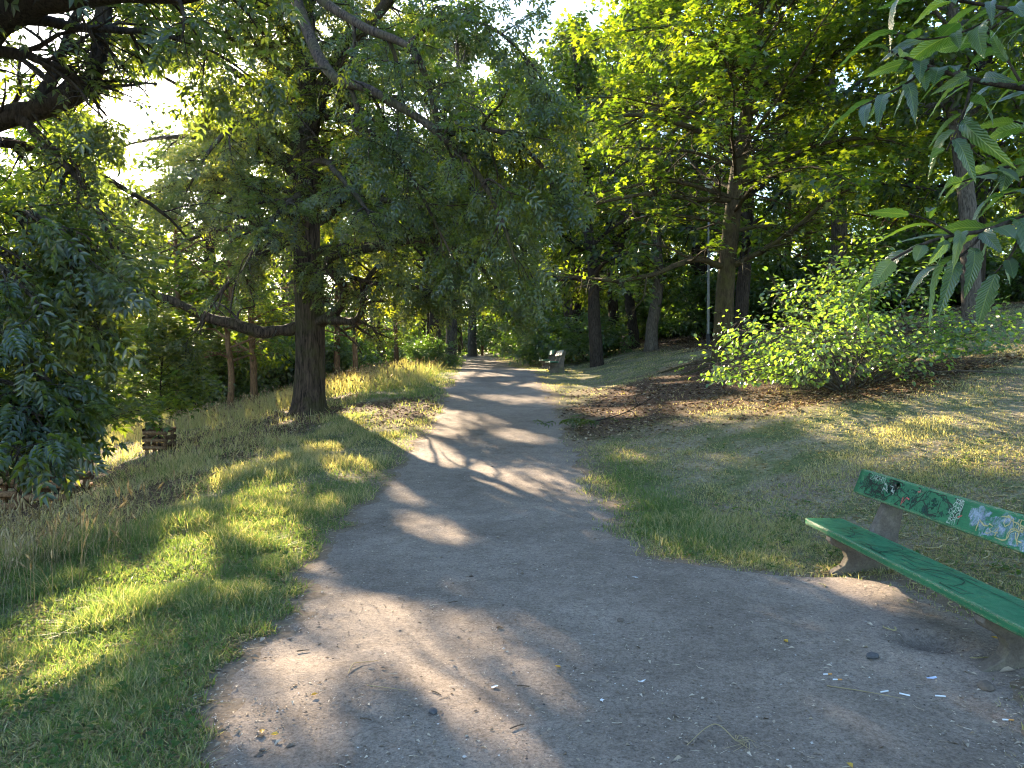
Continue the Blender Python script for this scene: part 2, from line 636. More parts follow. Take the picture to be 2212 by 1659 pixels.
def dirt_material():
    nt = NT('trodden_dirt')
    v = nt.coord('Object')
    big = nt.noise(.55, 4, .6, v)
    mid = nt.noise(5.0, 5, .65, v)
    fine = nt.noise(85.0, 4, .75, v)
    col = nt.ramp(nt.math('ADD', nt.math('MULTIPLY', big, .6), nt.math('MULTIPLY', mid, .4)),
                  [(.34, (.165, .136, .112)), (.50, (.250, .210, .175)), (.66, (.335, .284, .240))])
    col = nt.mix(.75, col, nt.ramp(fine, [(.30, (.42, .40, .38)), (.5, (1., 1., 1.)), (.75, (1.5, 1.45, 1.4))]), 'MULTIPLY')
    col = nt.mix(.8, col, nt.ramp(nt.noise(34.0, 3, .7, v), [(.32, (.62, .60, .58)), (.5, (1., 1., 1.)), (.70, (1.28, 1.26, 1.24))]), 'MULTIPLY')
    vor = nt.n('ShaderNodeTexVoronoi', inp={'Vector': v, 'Scale': 42.0, 'Randomness': 1.0})
    gr = nt.ramp(vor.outputs['Distance'], [(.10, 1.), (.24, 0.)])
    pick = nt.ramp(nt.n('ShaderNodeSeparateColor', inp={0: vor.outputs['Color']}).outputs[0], [(.72, 0.), (.78, 1.)])
    gf = nt.math('MULTIPLY', gr, pick)
    col = nt.mix(nt.math('MULTIPLY', gf, .7), col, nt.ramp(nt.n('ShaderNodeSeparateColor', inp={0: vor.outputs['Color']}).outputs[1], [(.2, (.07, .065, .065)), (.6, (.24, .21, .19)), (.95, (.48, .45, .42))]))
    h = nt.math('ADD', nt.math('ADD', nt.math('MULTIPLY', fine, .5), nt.math('MULTIPLY', mid, .8)), nt.math('MULTIPLY', gf, .6))
    return nt.principled(col, .92, nt.bump(h, .9, .028), .1)


def ground_material():
    nt = NT('ground_soil')
    v = nt.coord('Object')
    n1 = nt.noise(1.4, 5, .6, v)
    n2 = nt.noise(22., 5, .7, v)
    n3 = nt.noise(120., 3, .7, v)
    thatch = nt.ramp(n2, [(.3, (.12, .10, .068)), (.5, (.25, .212, .145)), (.72, (.40, .35, .25))])
    green = nt.ramp(n2, [(.3, (.055, .075, .026)), (.7, (.13, .165, .055))])
    col = nt.mix(nt.ramp(n1, [(.38, 0.), (.62, .85)]), thatch, green)
    bare = nt.attr('bare')
    soil = nt.ramp(n2, [(.28, (.038, .025, .017)), (.5, (.095, .060, .040)), (.75, (.19, .13, .09))])
    col = nt.mix(bare, col, soil)
    dust = nt.attr('dust')
    col = nt.mix(dust, col, nt.ramp(n2, [(.3, (.15, .115, .082)), (.7, (.28, .225, .17))]))
    h = nt.math('ADD', nt.math('MULTIPLY', n2, .8), nt.math('MULTIPLY', n3, .4))
    return nt.principled(col, .95, nt.bump(h, .9, .03), .08)


def concrete_material():
    nt = NT('weathered_concrete')
    v = nt.coord('Object')
    n1 = nt.noise(7., 6, .65, v)
    n2 = nt.noise(70., 4, .7, v)
    col = nt.ramp(n1, [(.3, (.08, .068, .055)), (.55, (.15, .13, .108)), (.75, (.24, .215, .182))])
    col = nt.mix(.55, col, nt.ramp(n2, [(.3, (.55, .55, .55)), (.65, (1.2, 1.2, 1.2))]), 'MULTIPLY')
    n3 = nt.noise(3.4, 5, .6, v)
    col = nt.mix(nt.ramp(n3, [(.50, 0.), (.68, .6)]), col, (.105, .115, .045))
    return nt.principled(col, .9, nt.bump(n2, .6, .01), .15)


def paint_material(name, c0, c1, wear=(.42, .33, .21), worn=.675):
    """old gloss paint with brush grain, scuffs, edge wear (edge attribute) and grime"""
    nt = NT(name)
    v = nt.coord('Object', (14.0, 1.0, 14.0))
    vo = nt.coord('Object')
    n1 = nt.noise(5., 5, .65, v)
    n2 = nt.noise(38., 5, .7, v)
    n3 = nt.noise(9., 6, .7, vo, .8)
    col = nt.ramp(n1, [(.3, c0), (.68, c1)])
    col = nt.mix(nt.ramp(n3, [(.54, 0.), (.72, .55)]), col, tuple(.28 * c for c in c0))
    edge = nt.attr('edge')
    w = nt.math('MULTIPLY', edge, nt.ramp(n2, [(.53, 0.), (.60, 1.)]))
    chip = nt.ramp(nt.noise(17., 6, .75, vo, .4), [(worn, 0.), (worn + .03, 1.)])
    col = nt.mix(nt.math('MAXIMUM', w, chip), col, wear)
    return nt.principled(col, nt.ramp(n3, [(.3, .32), (.7, .62)]), nt.bump(n2, .5, .006), .4)


def plain(name, col, rough=.7, var=.25, scale=30.):
    nt = NT(name)
    n1 = nt.noise(scale, 4, .6, nt.coord('Object'))
    c = nt.ramp(n1, [(.25, tuple(k * (1 - var) for k in col)), (.75, tuple(min(1, k * (1 + var)) for k in col))])
    return nt.principled(c, rough, nt.bump(n1, .3, .005), .3)


M_DIRT = dirt_material()
M_GROUND = ground_material()
M_CONC = concrete_material()
M_GREEN = paint_material('green_bench_paint', (.008, .110, .048), (.014, .190, .078))
M_GREEN2 = paint_material('faded_green_paint', (.03, .15, .09), (.06, .22, .14))
M_PALE = paint_material('washed_out_paint', (.20, .22, .20), (.32, .33, .30))
M_WOODRAIL = bark_material('weathered_rail', (.10, .062, .036), (.28, .175, .100), None, zs=1., scale=30, bump=.4)

# ------------------------------------------------------------------ ground and path
def axis(lo, hi, fine_lo, fine_hi, step, grow):
    a = list(np.arange(fine_lo, fine_hi, step))
    s, v = step, fine_hi
    while v < hi:
        a.append(v)
        s *= grow
        v += s
    a.append(hi)
    s, v, b = step * grow, fine_lo - step, []
    while v > lo:
        b.append(v)
        s *= grow
        v -= s
    b.append(lo)
    return np.array(b[::-1] + a)


def grid_mesh(name, X, Y, Z, attrs):
    ny, nx = X.shape
    i = np.arange(ny - 1)[:, None] * nx + np.arange(nx - 1)[None]
    Q = np.stack([i, i + 1, i + nx + 1, i + nx], -1).reshape(-1, 4)
    return mesh_np(name, np.stack([X, Y, Z], -1).reshape(-1, 3), [Q], attrs, smooth=True)


def edge_left(y):
    return smooth_interp(y, XL_Y, XL_X) + (fbm(y, y * 0, 1.3, 21) - .5) * .55 + (vnoise(y, y * 0, .22, 22) - .5) * .24 + (vnoise(y, y * 0, .08, 23) - .5) * .10


def edge_right(y):
    return np.interp(y, XR_Y, XR_X) + (fbm(y, y * 0, 1.1, 31) - .5) * .45 + (vnoise(y, y * 0, .2, 32) - .5) * .24 + (vnoise(y, y * 0, .08, 33) - .5) * .10


MAPLE_XY = (P(1560, 765, 22)[0], 22.0)
SHRUB_XY = (P(1830, 800, 13)[0], 13.0)
ASH_XY = (P(668, 885, 19)[0], 19.0)


def bare_zone(x, y):
    """brown ground without turf: below the maple, below the shrub, at the ash"""
    n = fbm(x, y, 1.6, 41)
    a = np.exp(-(((x - 3.6) / 3.4) ** 2 + ((y - 17.2) / 4.0) ** 2)) * 1.1
    a = np.maximum(a, np.exp(-(((x - 7.5) / 4.0) ** 2 + ((y - 20) / 5) ** 2)) * .95)
    b = np.exp(-(((x - SHRUB_XY[0]) / 2.6) ** 2 + ((y - SHRUB_XY[1] + .2) / 1.3) ** 2))
    c = np.exp(-(((x - ASH_XY[0] - .6) / 2.2) ** 2 + ((y - ASH_XY[1] + .3) / 1.3) ** 2)) * .95
    c2 = np.exp(-(((x + 2.6) / 1.1) ** 2 + ((y - 18.3) / 2.6) ** 2)) * .9
    d = sstep(4, 9, x) * sstep(21, 25, y)
    e = sstep(-3.6, -5.2, x) * sstep(6.5, 9, y) * sstep(25, 21, y) * (.55 + .4 * fbm(x * .7, y, 2.6, 43))
    w = np.maximum.reduce([a, b, c, c2, d, e])
    return sstep(.22, .74, w + (n - .5) * .9)


def dust_zone(x, y):
    s = x - 1.2
    n = fbm(x, y, .8, 51)
    lawn = sstep(.60, .72, n) * sstep(.2, .8, s) * .8 * (y < 16)
    rim = sstep(.42, .02, np.maximum(edge_left(y) - x, x - edge_right(y)) + (n - .5) * .3)
    return np.maximum(lawn, rim)


xs = axis(-700, 700, -9, 9, .14, 1.07)
ys = axis(-60, 1200, 1.5, 20, .14, 1.05)
GX, GY = np.meshgrid(xs, ys)
GZ = terrain(GX, GY)
onpath = sstep(-.12, .12, np.minimum(GX - edge_left(GY), edge_right(GY) - GX)) * ((GY > -4) & (GY < 90))
GZ = GZ - .12 * sstep(.2, .5, np.minimum(GX - edge_left(GY), edge_right(GY) - GX)) * ((GY > -4) & (GY < 88))
me = grid_mesh('ground', GX, GY, GZ, {'bare': bare_zone(GX, GY).ravel(), 'dust': dust_zone(GX, GY).ravel()})
link('ground', me, M_GROUND, kind='structure', label='uneven park ground of thin dry turf and brown soil')

vy = np.concatenate([np.arange(-4, 2.5, .3), np.arange(2.5, 9, .05), np.arange(9, 20, .12), np.arange(20, 90, .35)])
uu = np.linspace(0, 1, 90)
EL, ER = edge_left(vy), edge_right(vy)
PX = EL[:, None] * (1 - uu)[None] + ER[:, None] * uu[None]
PY = np.broadcast_to(vy[:, None], PX.shape) + 0.0
edge_fall = .02 * sstep(0, .05, np.minimum(uu, 1 - uu))[None]
PZ = terrain(PX, PY) - .012 + edge_fall + hole(PX, PY) + ((fbm(PX, PY, .35, 61) - .5) * .024 + (fbm(PX, PY, .12, 62) - .5) * .012) * edge_fall / .02
me = grid_mesh('path', PX, PY, PZ, {})
link('path', me, M_DIRT, kind='structure', label='grey brown trodden dirt footpath running uphill between the verges')


def path_z(x, y):
    return terrain(x, y) + .008 + hole(np.asarray(x, float), np.asarray(y, float))


# ------------------------------------------------------------------ grass
rngG = np.random.default_rng(5)


def grass_points(n, d0, d1, rng, xr=(-.86, .86)):
    d = d0 * (d1 / d0) ** rng.random(n)
    a = rng.uniform(xr[0], xr[1], n)
    return a * d, d


GUARDS = [((343 * DK - 512) / F * 18.2, 18.2), ((22 * DK - 512) / F * 13.3, 13.3), ((118 * DK - 512) / F * 13.1, 13.1)]


def zone(x, y):
    """density, height, dryness of the turf"""
    el, er = edge_left(y), edge_right(y)
    left = el - x
    right = x - er
    n = fbm(x, y, .9, 71)
    n2 = fbm(x, y, .33, 72)
    big = fbm(x, y, 3.2, 73)
    # left verge
    dl = sstep(-.28, .16, left + (n2 - .5) * .8)
    tall = sstep(1.5, 3.6, left + (n - .5) * 2.4)
    meadow = sstep(.5, 1.2, left) * sstep(21, 24, y)
    hl = (.045 + .05 * n2 + .07 * sstep(.52, .7, n)) * (1 - tall) + (.08 + .22 * n * n2 * 2) * tall
    hl = np.maximum(hl, meadow * (.38 + .2 * n))
    dryl = np.clip(.36 + .25 * tall + 1.1 * (big - .5) + .8 * (n - .5) + .45 * meadow, .05, .95)
    # right lawn
    dr = sstep(-.28, .18, right + (n2 - .5) * .8)
    lush = np.exp(-((right - .5) / .55) ** 2) * sstep(6.2, 7.4, y) * sstep(13, 10.5, y)
    hr = .028 + .035 * n2 + .055 * lush + .03 * sstep(.6, .75, n)
    dryr = np.clip(.62 - .5 * lush + .9 * (n - .5) + .5 * (big - .5), .06, .95)
    ar = np.clip(.42 + 1.5 * (n - .45) + .7 * lush, .10, 1)
    isl = left > 0
    dens = np.where(isl, dl * np.clip(.50 + 2.0 * (n - .42), .14, 1), dr * ar)
    h = np.where(isl, hl, hr)
    dry = np.where(isl, dryl, dryr)
    dens = dens * (1 - np.where(isl, .80, .93) * bare_zone(x, y)) * (1 - .45 * dust_zone(x, y))
    inside = (x > el + .26) & (x < er - .26)
    dens = np.where(inside, 0, dens)
    for gx, gy in GUARDS:                                  # trodden round the tree guards
        dens = dens * (1 - .9 * np.exp(-((x - gx * .96) / 1.0) ** 2 - ((y - gy + .9) / 1.5) ** 2))
    # dark litter corner by the near leg of the bench
    corner = (x > 2.2) & (y < 4.6)
    dens = np.where(corner, dens * .35, dens)
    return dens, h, dry


def blades(name, x, y, h, dry, rng, segs, mat, label, width=None, lean=.75, wmul=1.0):
    n = len(x)
    z = terrain(x, y) - .012
    d = np.maximum(y, 2.5)
    w = (.0016 + .00040 * d) * wmul * rng.uniform(.7, 1.35, n)
    az = rng.uniform(0, 2 * np.pi, n)
    face = rng.uniform(0, 2 * np.pi, n)
    bend = rng.gamma(2.2, lean * .45, n)
    hh = h * rng.uniform(.55, 1.35, n)
    ts = np.linspace(0, 1, segs + 1)
    dirx, diry = np.cos(az), np.sin(az)
    sx, sy = -np.sin(face), np.cos(face)
    rows = []
    for i, t in enumerate(ts):
        ox = bend * hh * t ** 1.8
        zz = hh * t * np.clip(1 - .28 * bend * t, .35, 1)
        ctr = np.stack([x + dirx * ox, y + diry * ox, z + zz], -1)
        if i == segs:
            rows.append(ctr[:, None])
        else:
            ww = w * (1 - .45 * t)
            off = np.stack([sx * ww, sy * ww, 0 * ww], -1)
            rows.append(np.stack([ctr - off, ctr + off], 1))
    V = np.concatenate(rows, 1)
    k = V.shape[1]
    b = (np.arange(n) * k)[:, None]
    Qs = [b + np.array([[2 * i, 2 * i + 1, 2 * i + 3, 2 * i + 2]]) for i in range(segs - 1)]
    T = b + np.array([[k - 3, k - 2, k - 1]])
    rv = np.where(rng.random(n) < dry, rng.uniform(.72, 1.0, n), rng.uniform(.05, .62, n))
    faces, rnd = [T], [rv]
    for q in Qs:
        faces.append(q)
        rnd.append(rv)
    me = mesh_np(name, V.reshape(-1, 3), faces, {'rnd': np.concatenate(rnd)})
    return link(name, me, mat, kind='stuff', label=label)


def scatter_grass():
    x, y = grass_points(1250000, 2.6, 60, rngG)
    dens, h, dry = zone(x, y)
    keep = rngG.random(len(x)) < dens
    x, y, h, dry = x[keep], y[keep], h[keep], dry[keep]
    left = x < 0
    for nm, sel, lab in (('verge_grass', left, 'long green and straw grass on the verge sloping down left of the path'),
                         ('lawn_grass', ~left, 'short patchy half dry lawn grass on the bank right of the path')):
        for seg, s2 in ((2, y < 9.0), (1, (y >= 9.0))):
            k = sel & s2
            blades(nm, x[k], y[k], h[k], dry[k], rngG, seg, M_GRASS, lab + (' near the camera' if seg == 2 else ' further off'))


scatter_grass()


def stalks():
    rng = np.random.default_rng(8)
    x, y = grass_points(34000, 4.0, 40, rng, (-.86, .05))
    el = edge_left(y)
    left = el - x
    pr = sstep(1.3, 3.0, left) * .5 * sstep(4.2, 6, y) + sstep(.5, 1.3, left) * sstep(20, 23, y) * .7
    pr = pr * np.clip(2.2 * (fbm(x, y, 1.4, 81) - .32), 0, 1) * (1 - .75 * bare_zone(x, y)) * np.where(y < 9, 1.0, np.where(y < 20, .25, .8))
    for gx, gy in GUARDS:
        pr = pr * (1 - .95 * np.exp(-((x - gx * .96) / 1.0) ** 2 - ((y - gy + .9) / 1.5) ** 2))
    k = rng.random(len(x)) < pr
    x, y = x[k], y[k]
    n = len(x)
    z = terrain(x, y)
    h = rng.uniform(.28, .72, n)
    az = rng.uniform(0, 2 * np.pi, n)
    bend = rng.gamma(2., .11, n)
    t = np.linspace(0, 1, 4)
    pts = np.stack([x[:, None] + (np.cos(az) * bend * h)[:, None] * t ** 2, y[:, None] + (np.sin(az) * bend * h)[:, None] * t ** 2,
                    z[:, None] + h[:, None] * t * (1 - .15 * t)], -1)
    wd = (.0009 + .00022 * y)
    mb = MB()
    tubes(mb, pts, wd[:, None] * np.array([1, .9, .75, .6])[None], 3)
    # seed heads
    tip = pts[:, -1]
    dr = norm(pts[:, -1] - pts[:, -2])
    hp = tip[:, None] + dr[:, None] * (np.linspace(-.02, .09, 4)[None, :, None]) * rng.uniform(.7, 1.3, (n, 1, 1))
    tubes(mb, hp, wd[:, None] * np.array([.8, 4.2, 3.6, .5])[None], 3)
    me = mb.build('grass_stalks')
    a = me.attributes.new('rnd', 'FLOAT', 'FACE')
    a.data.foreach_set('value', rng.random(len(me.polygons)).astype(np.float32))
    link('grass_stalk', me, M_STRAW, kind='stuff', label='tall dry grass stalks with seed heads standing in the left verge')


stalks()


# ------------------------------------------------------------------ trees
PR_ASH = proto_ash(3)
PR_MAPLE = proto_maple()
_b = proto_broad()
PR_BROAD, PR_QUAD = (_b[0], _b[1]), (_b[2], _b[3])

# openings in the canopy where the photograph shows open sky: cx, cy, rx, ry, chance that a leaf is missing
SKYGAP = [(345, 185, 55, 48, .92), (318, 290, 45, 60, .88), (300, 340, 45, 30, .8), (420, 215, 45, 25, .8), (395, 290, 40, 30, .7), (520, 490, 40, 22, .6), (135, 300, 30, 22, .5), (445, 420, 40, 25, .5), (1190, 110, 50, 60, .4)]


def carve(rng, pos, sun=True, gaps=True, ext=None):
    keep = np.ones(len(pos), bool)
    if sun:
        m = lit_mask(pos, rng)
        if ext is not None:
            m |= lit_mask(pos + ext * .5, rng) | lit_mask(pos + ext, rng)
        keep &= ~(m & (rng.random(len(pos)) < .97))
    if gaps:
        dx, dy, f = project(pos)
        for cx, cy_, rx, ry, pr in SKYGAP:
            w = .8 + .6 * vnoise(dx, dy, 40., 91)
            keep &= ~((((dx - cx) / rx) ** 2 + ((dy - cy_) / ry) ** 2 < w) & (rng.random(len(pos)) < pr))
    return keep


def limb_pts(spec, n=14):
    pts = np.array([[*P(a, b, c), r] for a, b, c, r in spec])
    q = resample(pts, n)
    return q[:, :3], np.maximum(q[:, 3], .008)


def trunk_loft(mb, pts, rad, rng, k=28, flare=.75, lob=5, rough=.05):
    """a trunk with root flare, lobed at the foot and uneven all the way up"""
    n = len(pts)
    th = np.linspace(0, 2 * np.pi, k, endpoint=False)
    z0 = pts[0, 2]
    V = []
    ph = rng.uniform(0, 6.28)
    for i in range(n):
        h = pts[i, 2] - z0
        fl = flare * math.exp(-max(h, 0) / .30)
        lobe = .5 + .5 * np.cos(lob * th + ph)
        rr = rad[i] * (1 + fl * (.45 + .75 * lobe) + rough * (vnoise(th * 3 + 10, np.full(k, h * 1.4), .8, 5) - .5) * 2 + .025 * np.cos(9 * th + 2.0 * h))
        V.append(np.stack([pts[i, 0] + rr * np.cos(th), pts[i, 1] + rr * np.sin(th), np.full(k, pts[i, 2])], -1))
    V = np.concatenate(V)
    i = np.arange(n - 1)[:, None] * k
    j = np.arange(k)[None]
    j2 = (j + 1) % k
    Q = np.stack([i + j, i + j2, i + k + j2, i + k + j], -1).reshape(-1, 4)
    top = np.arange(k) + (n - 1) * k
    fan = np.stack([np.full(k - 2, top[0]), top[1:-1], top[2:]], -1)
    mb.add(V, [Q, fan])


def foliage(rng, limbs, style, br=(9, 1.5), tw=(5, .55), lf=6, size=(.18, .27), mb=None, t0=.12, grav=.10, jit=.07, carve_fn=None, branch_fn=None, show_twigs=True):
    """branches, twigs and leaves on limbs given as list of (pts, rad) all with the same n"""
    LP = np.stack([l[0] for l in limbs])
    LR = np.stack([l[1] for l in limbs])
    flat = {'ash': .45, 'maple': .9, 'broad': .55}[style]
    bp, brd = sprout(rng, LP, LR, br[0], t0, .97, .95, br[1], 5, grav, .16, .55, .3, flat, .05 if style == 'maple' else 0.0)
    if branch_fn is not None:
        k = branch_fn(bp[:, 3])
        bp, brd = bp[k], brd[k]
    tp, trd = sprout(rng, bp, brd, tw[0], .15, .97, .85, tw[1], 3, grav * 1.3, .14, .6, .35, flat, 0, .35)
    # twigs also straight on the limbs
    tp2, trd2 = sprout(rng, LP, LR, max(3, br[0]), .25, .99, .9, tw[1] * 1.2, 3, grav, .14, .3, .35, flat, 0, .2)
    tp = np.concatenate([tp, tp2])
    trd = np.concatenate([trd, trd2])
    if carve_fn is not None:
        k = carve_fn(tp[:, 2]) & carve_fn(tp[:, -1])
        tp, trd = tp[k], trd[k]
    if mb is not None:
        tubes(mb, bp, brd, 5 if show_twigs else 4)
        if show_twigs:
            tubes(mb, tp, np.maximum(trd, .0028), 3)
    droop = {'ash': .24, 'maple': .16, 'broad': .28}[style]
    tilt = {'ash': .45, 'maple': .34, 'broad': .5}[style]
    pos, f, u = leaf_frames(rng, tp, lf, .12, 1.25, droop, tilt)
    pos = pos + rng.normal(0, .05 if style == 'ash' else jit, pos.shape)
    sz = rng.uniform(size[0], size[1], len(pos))
    return pos, f, u, sz, tp


def auto_limbs(rng, trunk, rad, n, h0, h1, Rmax, n_pts=14, style='broad', prof=1.6, rl=.5):
    """limbs leaving a trunk all round between two heights above its foot"""
    out = []
    z0 = trunk[0, 2]
    zs = trunk[:, 2] - z0
    for i in range(n):
        t = (i + rng.uniform(.1, .9)) / n
        h = h0 + (h1 - h0) * t
        c = np.array([np.interp(h, zs, trunk[:, k]) for k in range(3)])
        r = np.interp(h, zs, rad)
        az = i * 2.399 + rng.uniform(-.4, .4)
        L = Rmax * (1 - t ** prof * .78) * rng.uniform(.75, 1.15)
        el = {'ash': .45, 'maple': .30, 'broad': .5}[style] + .7 * t
        d = np.array([math.cos(az) * math.cos(el), math.sin(az) * math.cos(el), math.sin(el)])
        p = [c]
        g = {'ash': .085, 'maple': .035, 'broad': .05}[style]
        for s in range(n_pts - 1):
            d = d + rng.normal(0, .07, 3)
            d[2] -= g * (1 - .5 * t)
            d = d / np.linalg.norm(d)
            p.append(p[-1] + d * L / (n_pts - 1))
        rr = min(r * rl, .02 * L + .02)
        out.append((np.array(p), np.linspace(rr, max(.008, rr * .12), n_pts)))
    return out


def tree_parts(root, origin, trunk_mb, limbs, twig_mb, leafme, bark, leafmat, limb_sides=7, one_limb_mesh=False):
    link('trunk', trunk_mb.build('trunk', True, origin), bark, root)
    if one_limb_mesh:
        mb = MB()
        for p, r in limbs:
            tubes(mb, p[None], r[None], limb_sides)
        link('limbs', mb.build('limbs', True, origin), bark, root, kind='stuff')
    else:
        for p, r in limbs:
            mb = MB()
            q = resample(np.concatenate([p, r[:, None]], 1), 48)
            t_ = np.arange(48.)
            q[:, 3] = np.maximum(q[:, 3] * (.92 + .34 * (vnoise(t_, t_ * 0 + p[0, 0] * 9, 2.6, 7) - .4)), .007)
            q[:, :3] += np.stack([vnoise(t_, t_ * 0 + 5 * k_ + p[0, 2], 3.1, 9) - .5 for k_ in range(3)], -1) * q[:, 3:4] * .55
            tubes(mb, q[None, :, :3], q[None, :, 3], limb_sides)
            link('limb', mb.build('limb', True, origin), bark, root)
    if twig_mb is not None and twig_mb.n:
        link('twigs', twig_mb.build('twigs', True, origin), bark, root, kind='stuff')
    if leafme is not None:
        link('crown', leafme, leafmat, root, kind='stuff')


def key_bunches(rng, tips, n, origin, root):
    """hanging bunches of ash keys"""
    sel = tips[rng.choice(len(tips), min(n, len(tips)), replace=False)]
    m = 16
    c = np.repeat(sel, m, 0)
    N = len(c)
    off = rng.normal(0, .035, (N, 3))
    off[:, 2] = -rng.uniform(.02, .24, N)
    L = rng.uniform(.05, .08, N)
    az = rng.uniform(0, 6.28, N)
    w = .010
    d = np.stack([np.cos(az) * w, np.sin(az) * w, 0 * az], -1)
    a = c + off
    dn = norm(np.stack([rng.normal(0, .15, N), rng.normal(0, .15, N), -np.ones(N)], -1)) * L[:, None]
    V = np.stack([a, a + dn * .6 - d, a + dn, a + dn * .6 + d], 1)
    Q = (np.arange(N) * 4)[:, None] + np.array([[0, 1, 2, 3]])
    me = mesh_np('seed_bunches', (V - np.asarray(origin)).reshape(-1, 3), [Q], {'rnd': rng.random(N)})
    link('seed_bunches', me, M_KEYS, root, kind='stuff')


def clear_of(rng, pos, limb, dist, pr):
    dx, dy, dep = project(pos)
    lx_, ly_, ld = project(resample(np.concatenate([limb, limb[:, :1]], 1), 60)[:, :3])
    d2 = (dx[:, None] - lx_[None]) ** 2 + (dy[:, None] - ly_[None]) ** 2
    j = d2.argmin(1)
    m = (d2.min(1) < dist ** 2) & (dep < ld[j] + .2)
    return ~(m & (rng.random(len(pos)) < pr))


# --- the large ash by the path, low limbs both ways and long boughs over the path
def build_ash():
    rng = np.random.default_rng(11)
    zb = float(terrain(*ASH_XY))
    org = np.array([ASH_XY[0], ASH_XY[1], zb])
    root = empty('ash_tree', org, 'large dark ash tree left of the path with low snaking limbs and open crown', 'tree')
    tr = resample(np.array([[org[0], org[1], zb - .25, .40], [org[0] + .02, 19, zb + .6, .385], [*P(670, 700, 19), .37], [*P(662, 520, 19), .335],
                            [*P(660, 320, 19), .30], [*P(660, 120, 19.1), .27], [*P(655, -80, 19.2), .23], [*P(645, -300, 19.2), .17], [*P(650, -520, 19.2), .08]]), 46)
    mb = MB()
    trunk_loft(mb, tr[:, :3], tr[:, 3], rng)
    man = [
        [(655, 702, 19, .17), (590, 718, 18.7, .155), (520, 705, 18.4, .145), (440, 682, 18.2, .13), (350, 640, 18, .115), (270, 612, 17.8, .095), (190, 590, 17.5, .06), (110, 605, 17.2, .03)],
        [(675, 695, 19, .14), (720, 690, 18.4, .11), (765, 694, 17.9, .095), (785, 660, 17.5, .08), (790, 605, 17.2, .055), (835, 560, 17, .03)],
        [(690, 695, 18.9, .16), (735, 665, 18.3, .13), (742, 620, 17.9, .125), (712, 582, 17.5, .12), (716, 556, 17.3, .115), (780, 540, 17, .105), (860, 520, 16.5, .095), (950, 525, 16, .075), (1020, 560, 15.5, .055), (1075, 625, 15, .03)],
        [(655, 512, 19, .12), (590, 540, 18.6, .09), (520, 590, 18.2, .075), (470, 640, 17.9, .05), (420, 720, 17.6, .025)],
        [(655, -180, 19.2, .20), (610, -140, 17, .15), (640, -10, 15, .115), (685, 110, 13.6, .10), (718, 165, 12.9, .092), (790, 190, 12.4, .085), (860, 228, 12, .08), (930, 272, 11.6, .07), (1000, 335, 11.2, .06), (1050, 405, 11, .045), (1085, 480, 10.8, .03), (1115, 570, 10.6, .015)],
        [(655, -120, 19.2, .19), (650, -60, 16.5, .12), (700, 2, 14.4, .09), (790, 60, 13.2, .082), (880, 97, 12.5, .075), (912, 140, 12.2, .058), (932, 215, 12, .046), (950, 280, 11.8, .034), (990, 370, 11.6, .015)],
        [(960, 290, 11.5, .055), (1030, 275, 11.2, .045), (1090, 290, 11, .04), (1150, 335, 10.9, .03), (1210, 420, 10.8, .015)],
        [(752, 178, 12.7, .05), (772, 235, 12.6, .045), (762, 272, 12.5, .042), (820, 292, 12.3, .04), (862, 340, 12.2, .036), (905, 410, 12.1, .03), (945, 490, 12, .022), (985, 570, 11.9, .012)],
        [(665, 300, 19, .20), (700, 180, 19, .18), (775, 75, 19, .165), (850, -10, 19, .15), (960, -130, 18.6, .10), (1080, -220, 18, .05)],
        [(885, 92, 12.5, .045), (960, 40, 12, .035), (1060, 60, 11.6, .03), (1150, 140, 11.3, .02), (1200, 240, 11.1, .01)],
        [(860, 520, 16.5, .06), (930, 470, 16, .05), (1020, 470, 15.6, .04), (1110, 530, 15.2, .03), (1160, 620, 14.9, .012)],
        [(655, 200, 19, .11), (560, 120, 18, .09), (450, 60, 17, .06), (330, 40, 16.5, .04), (230, 60, 16, .012)],
        [(655, 100, 19, .11), (540, 0, 18, .09), (420, -40, 17, .06), (300, -20, 16.5, .012)],
        [(658, 330, 19, .11), (550, 265, 18.5, .09), (470, 238, 18, .05), (420, 262, 17.7, .012)],
        [(658, 430, 19, .10), (550, 385, 18.5, .08), (430, 395, 18, .06), (310, 430, 17.5, .04), (220, 500, 17, .012)],
        [(662, 420, 19, .10), (640, 425, 17, .08), (600, 460, 15.4, .06), (560, 520, 14.4, .04), (520, 590, 13.8, .012)],
        [(662, 360, 19, .10), (700, 350, 17, .08), (740, 390, 15.4, .06), (790, 450, 14.4, .04), (830, 540, 13.8, .012)],
        [(660, 300, 19, .10), (600, 240, 17.4, .08), (520, 260, 16.2, .06), (450, 330, 15.4, .04), (400, 420, 15, .012)],
        [(662, 250, 19, .10), (780, 260, 16.5, .08), (920, 330, 14.6, .06), (1040, 430, 13.6, .04), (1130, 540, 13, .012)],
        [(662, 450, 19, .10), (760, 430, 17.4, .08), (880, 440, 16, .06), (1000, 490, 15, .04), (1080, 560, 14.4, .012)],
        [(712, 580, 17.5, .06), (800, 610, 17, .05), (900, 620, 16.6, .04), (985, 650, 16.2, .012)],
    ]
    limbs = [limb_pts(s) for s in man]
    auto = auto_limbs(rng, tr[:, :3], tr[:, 3], 42, 4.2, 14.5, 5.8, style='ash')
    tw = MB()
    cf = lambda q: carve(rng, q, True, False)
    gf = lambda q: carve(rng, q, False, True)
    a = foliage(rng, limbs, 'ash', (11, 1.5), (7, .6), 8, mb=tw, grav=.09, carve_fn=cf, branch_fn=gf)
    b = foliage(rng, auto, 'ash', (9, 1.5), (7, .6), 8, mb=tw, grav=.07, carve_fn=cf, branch_fn=gf)

    pos, f, u, sz = (np.concatenate([a[i], b[i]]) for i in range(4))
    keep = carve(rng, pos, ext=f * sz[:, None])
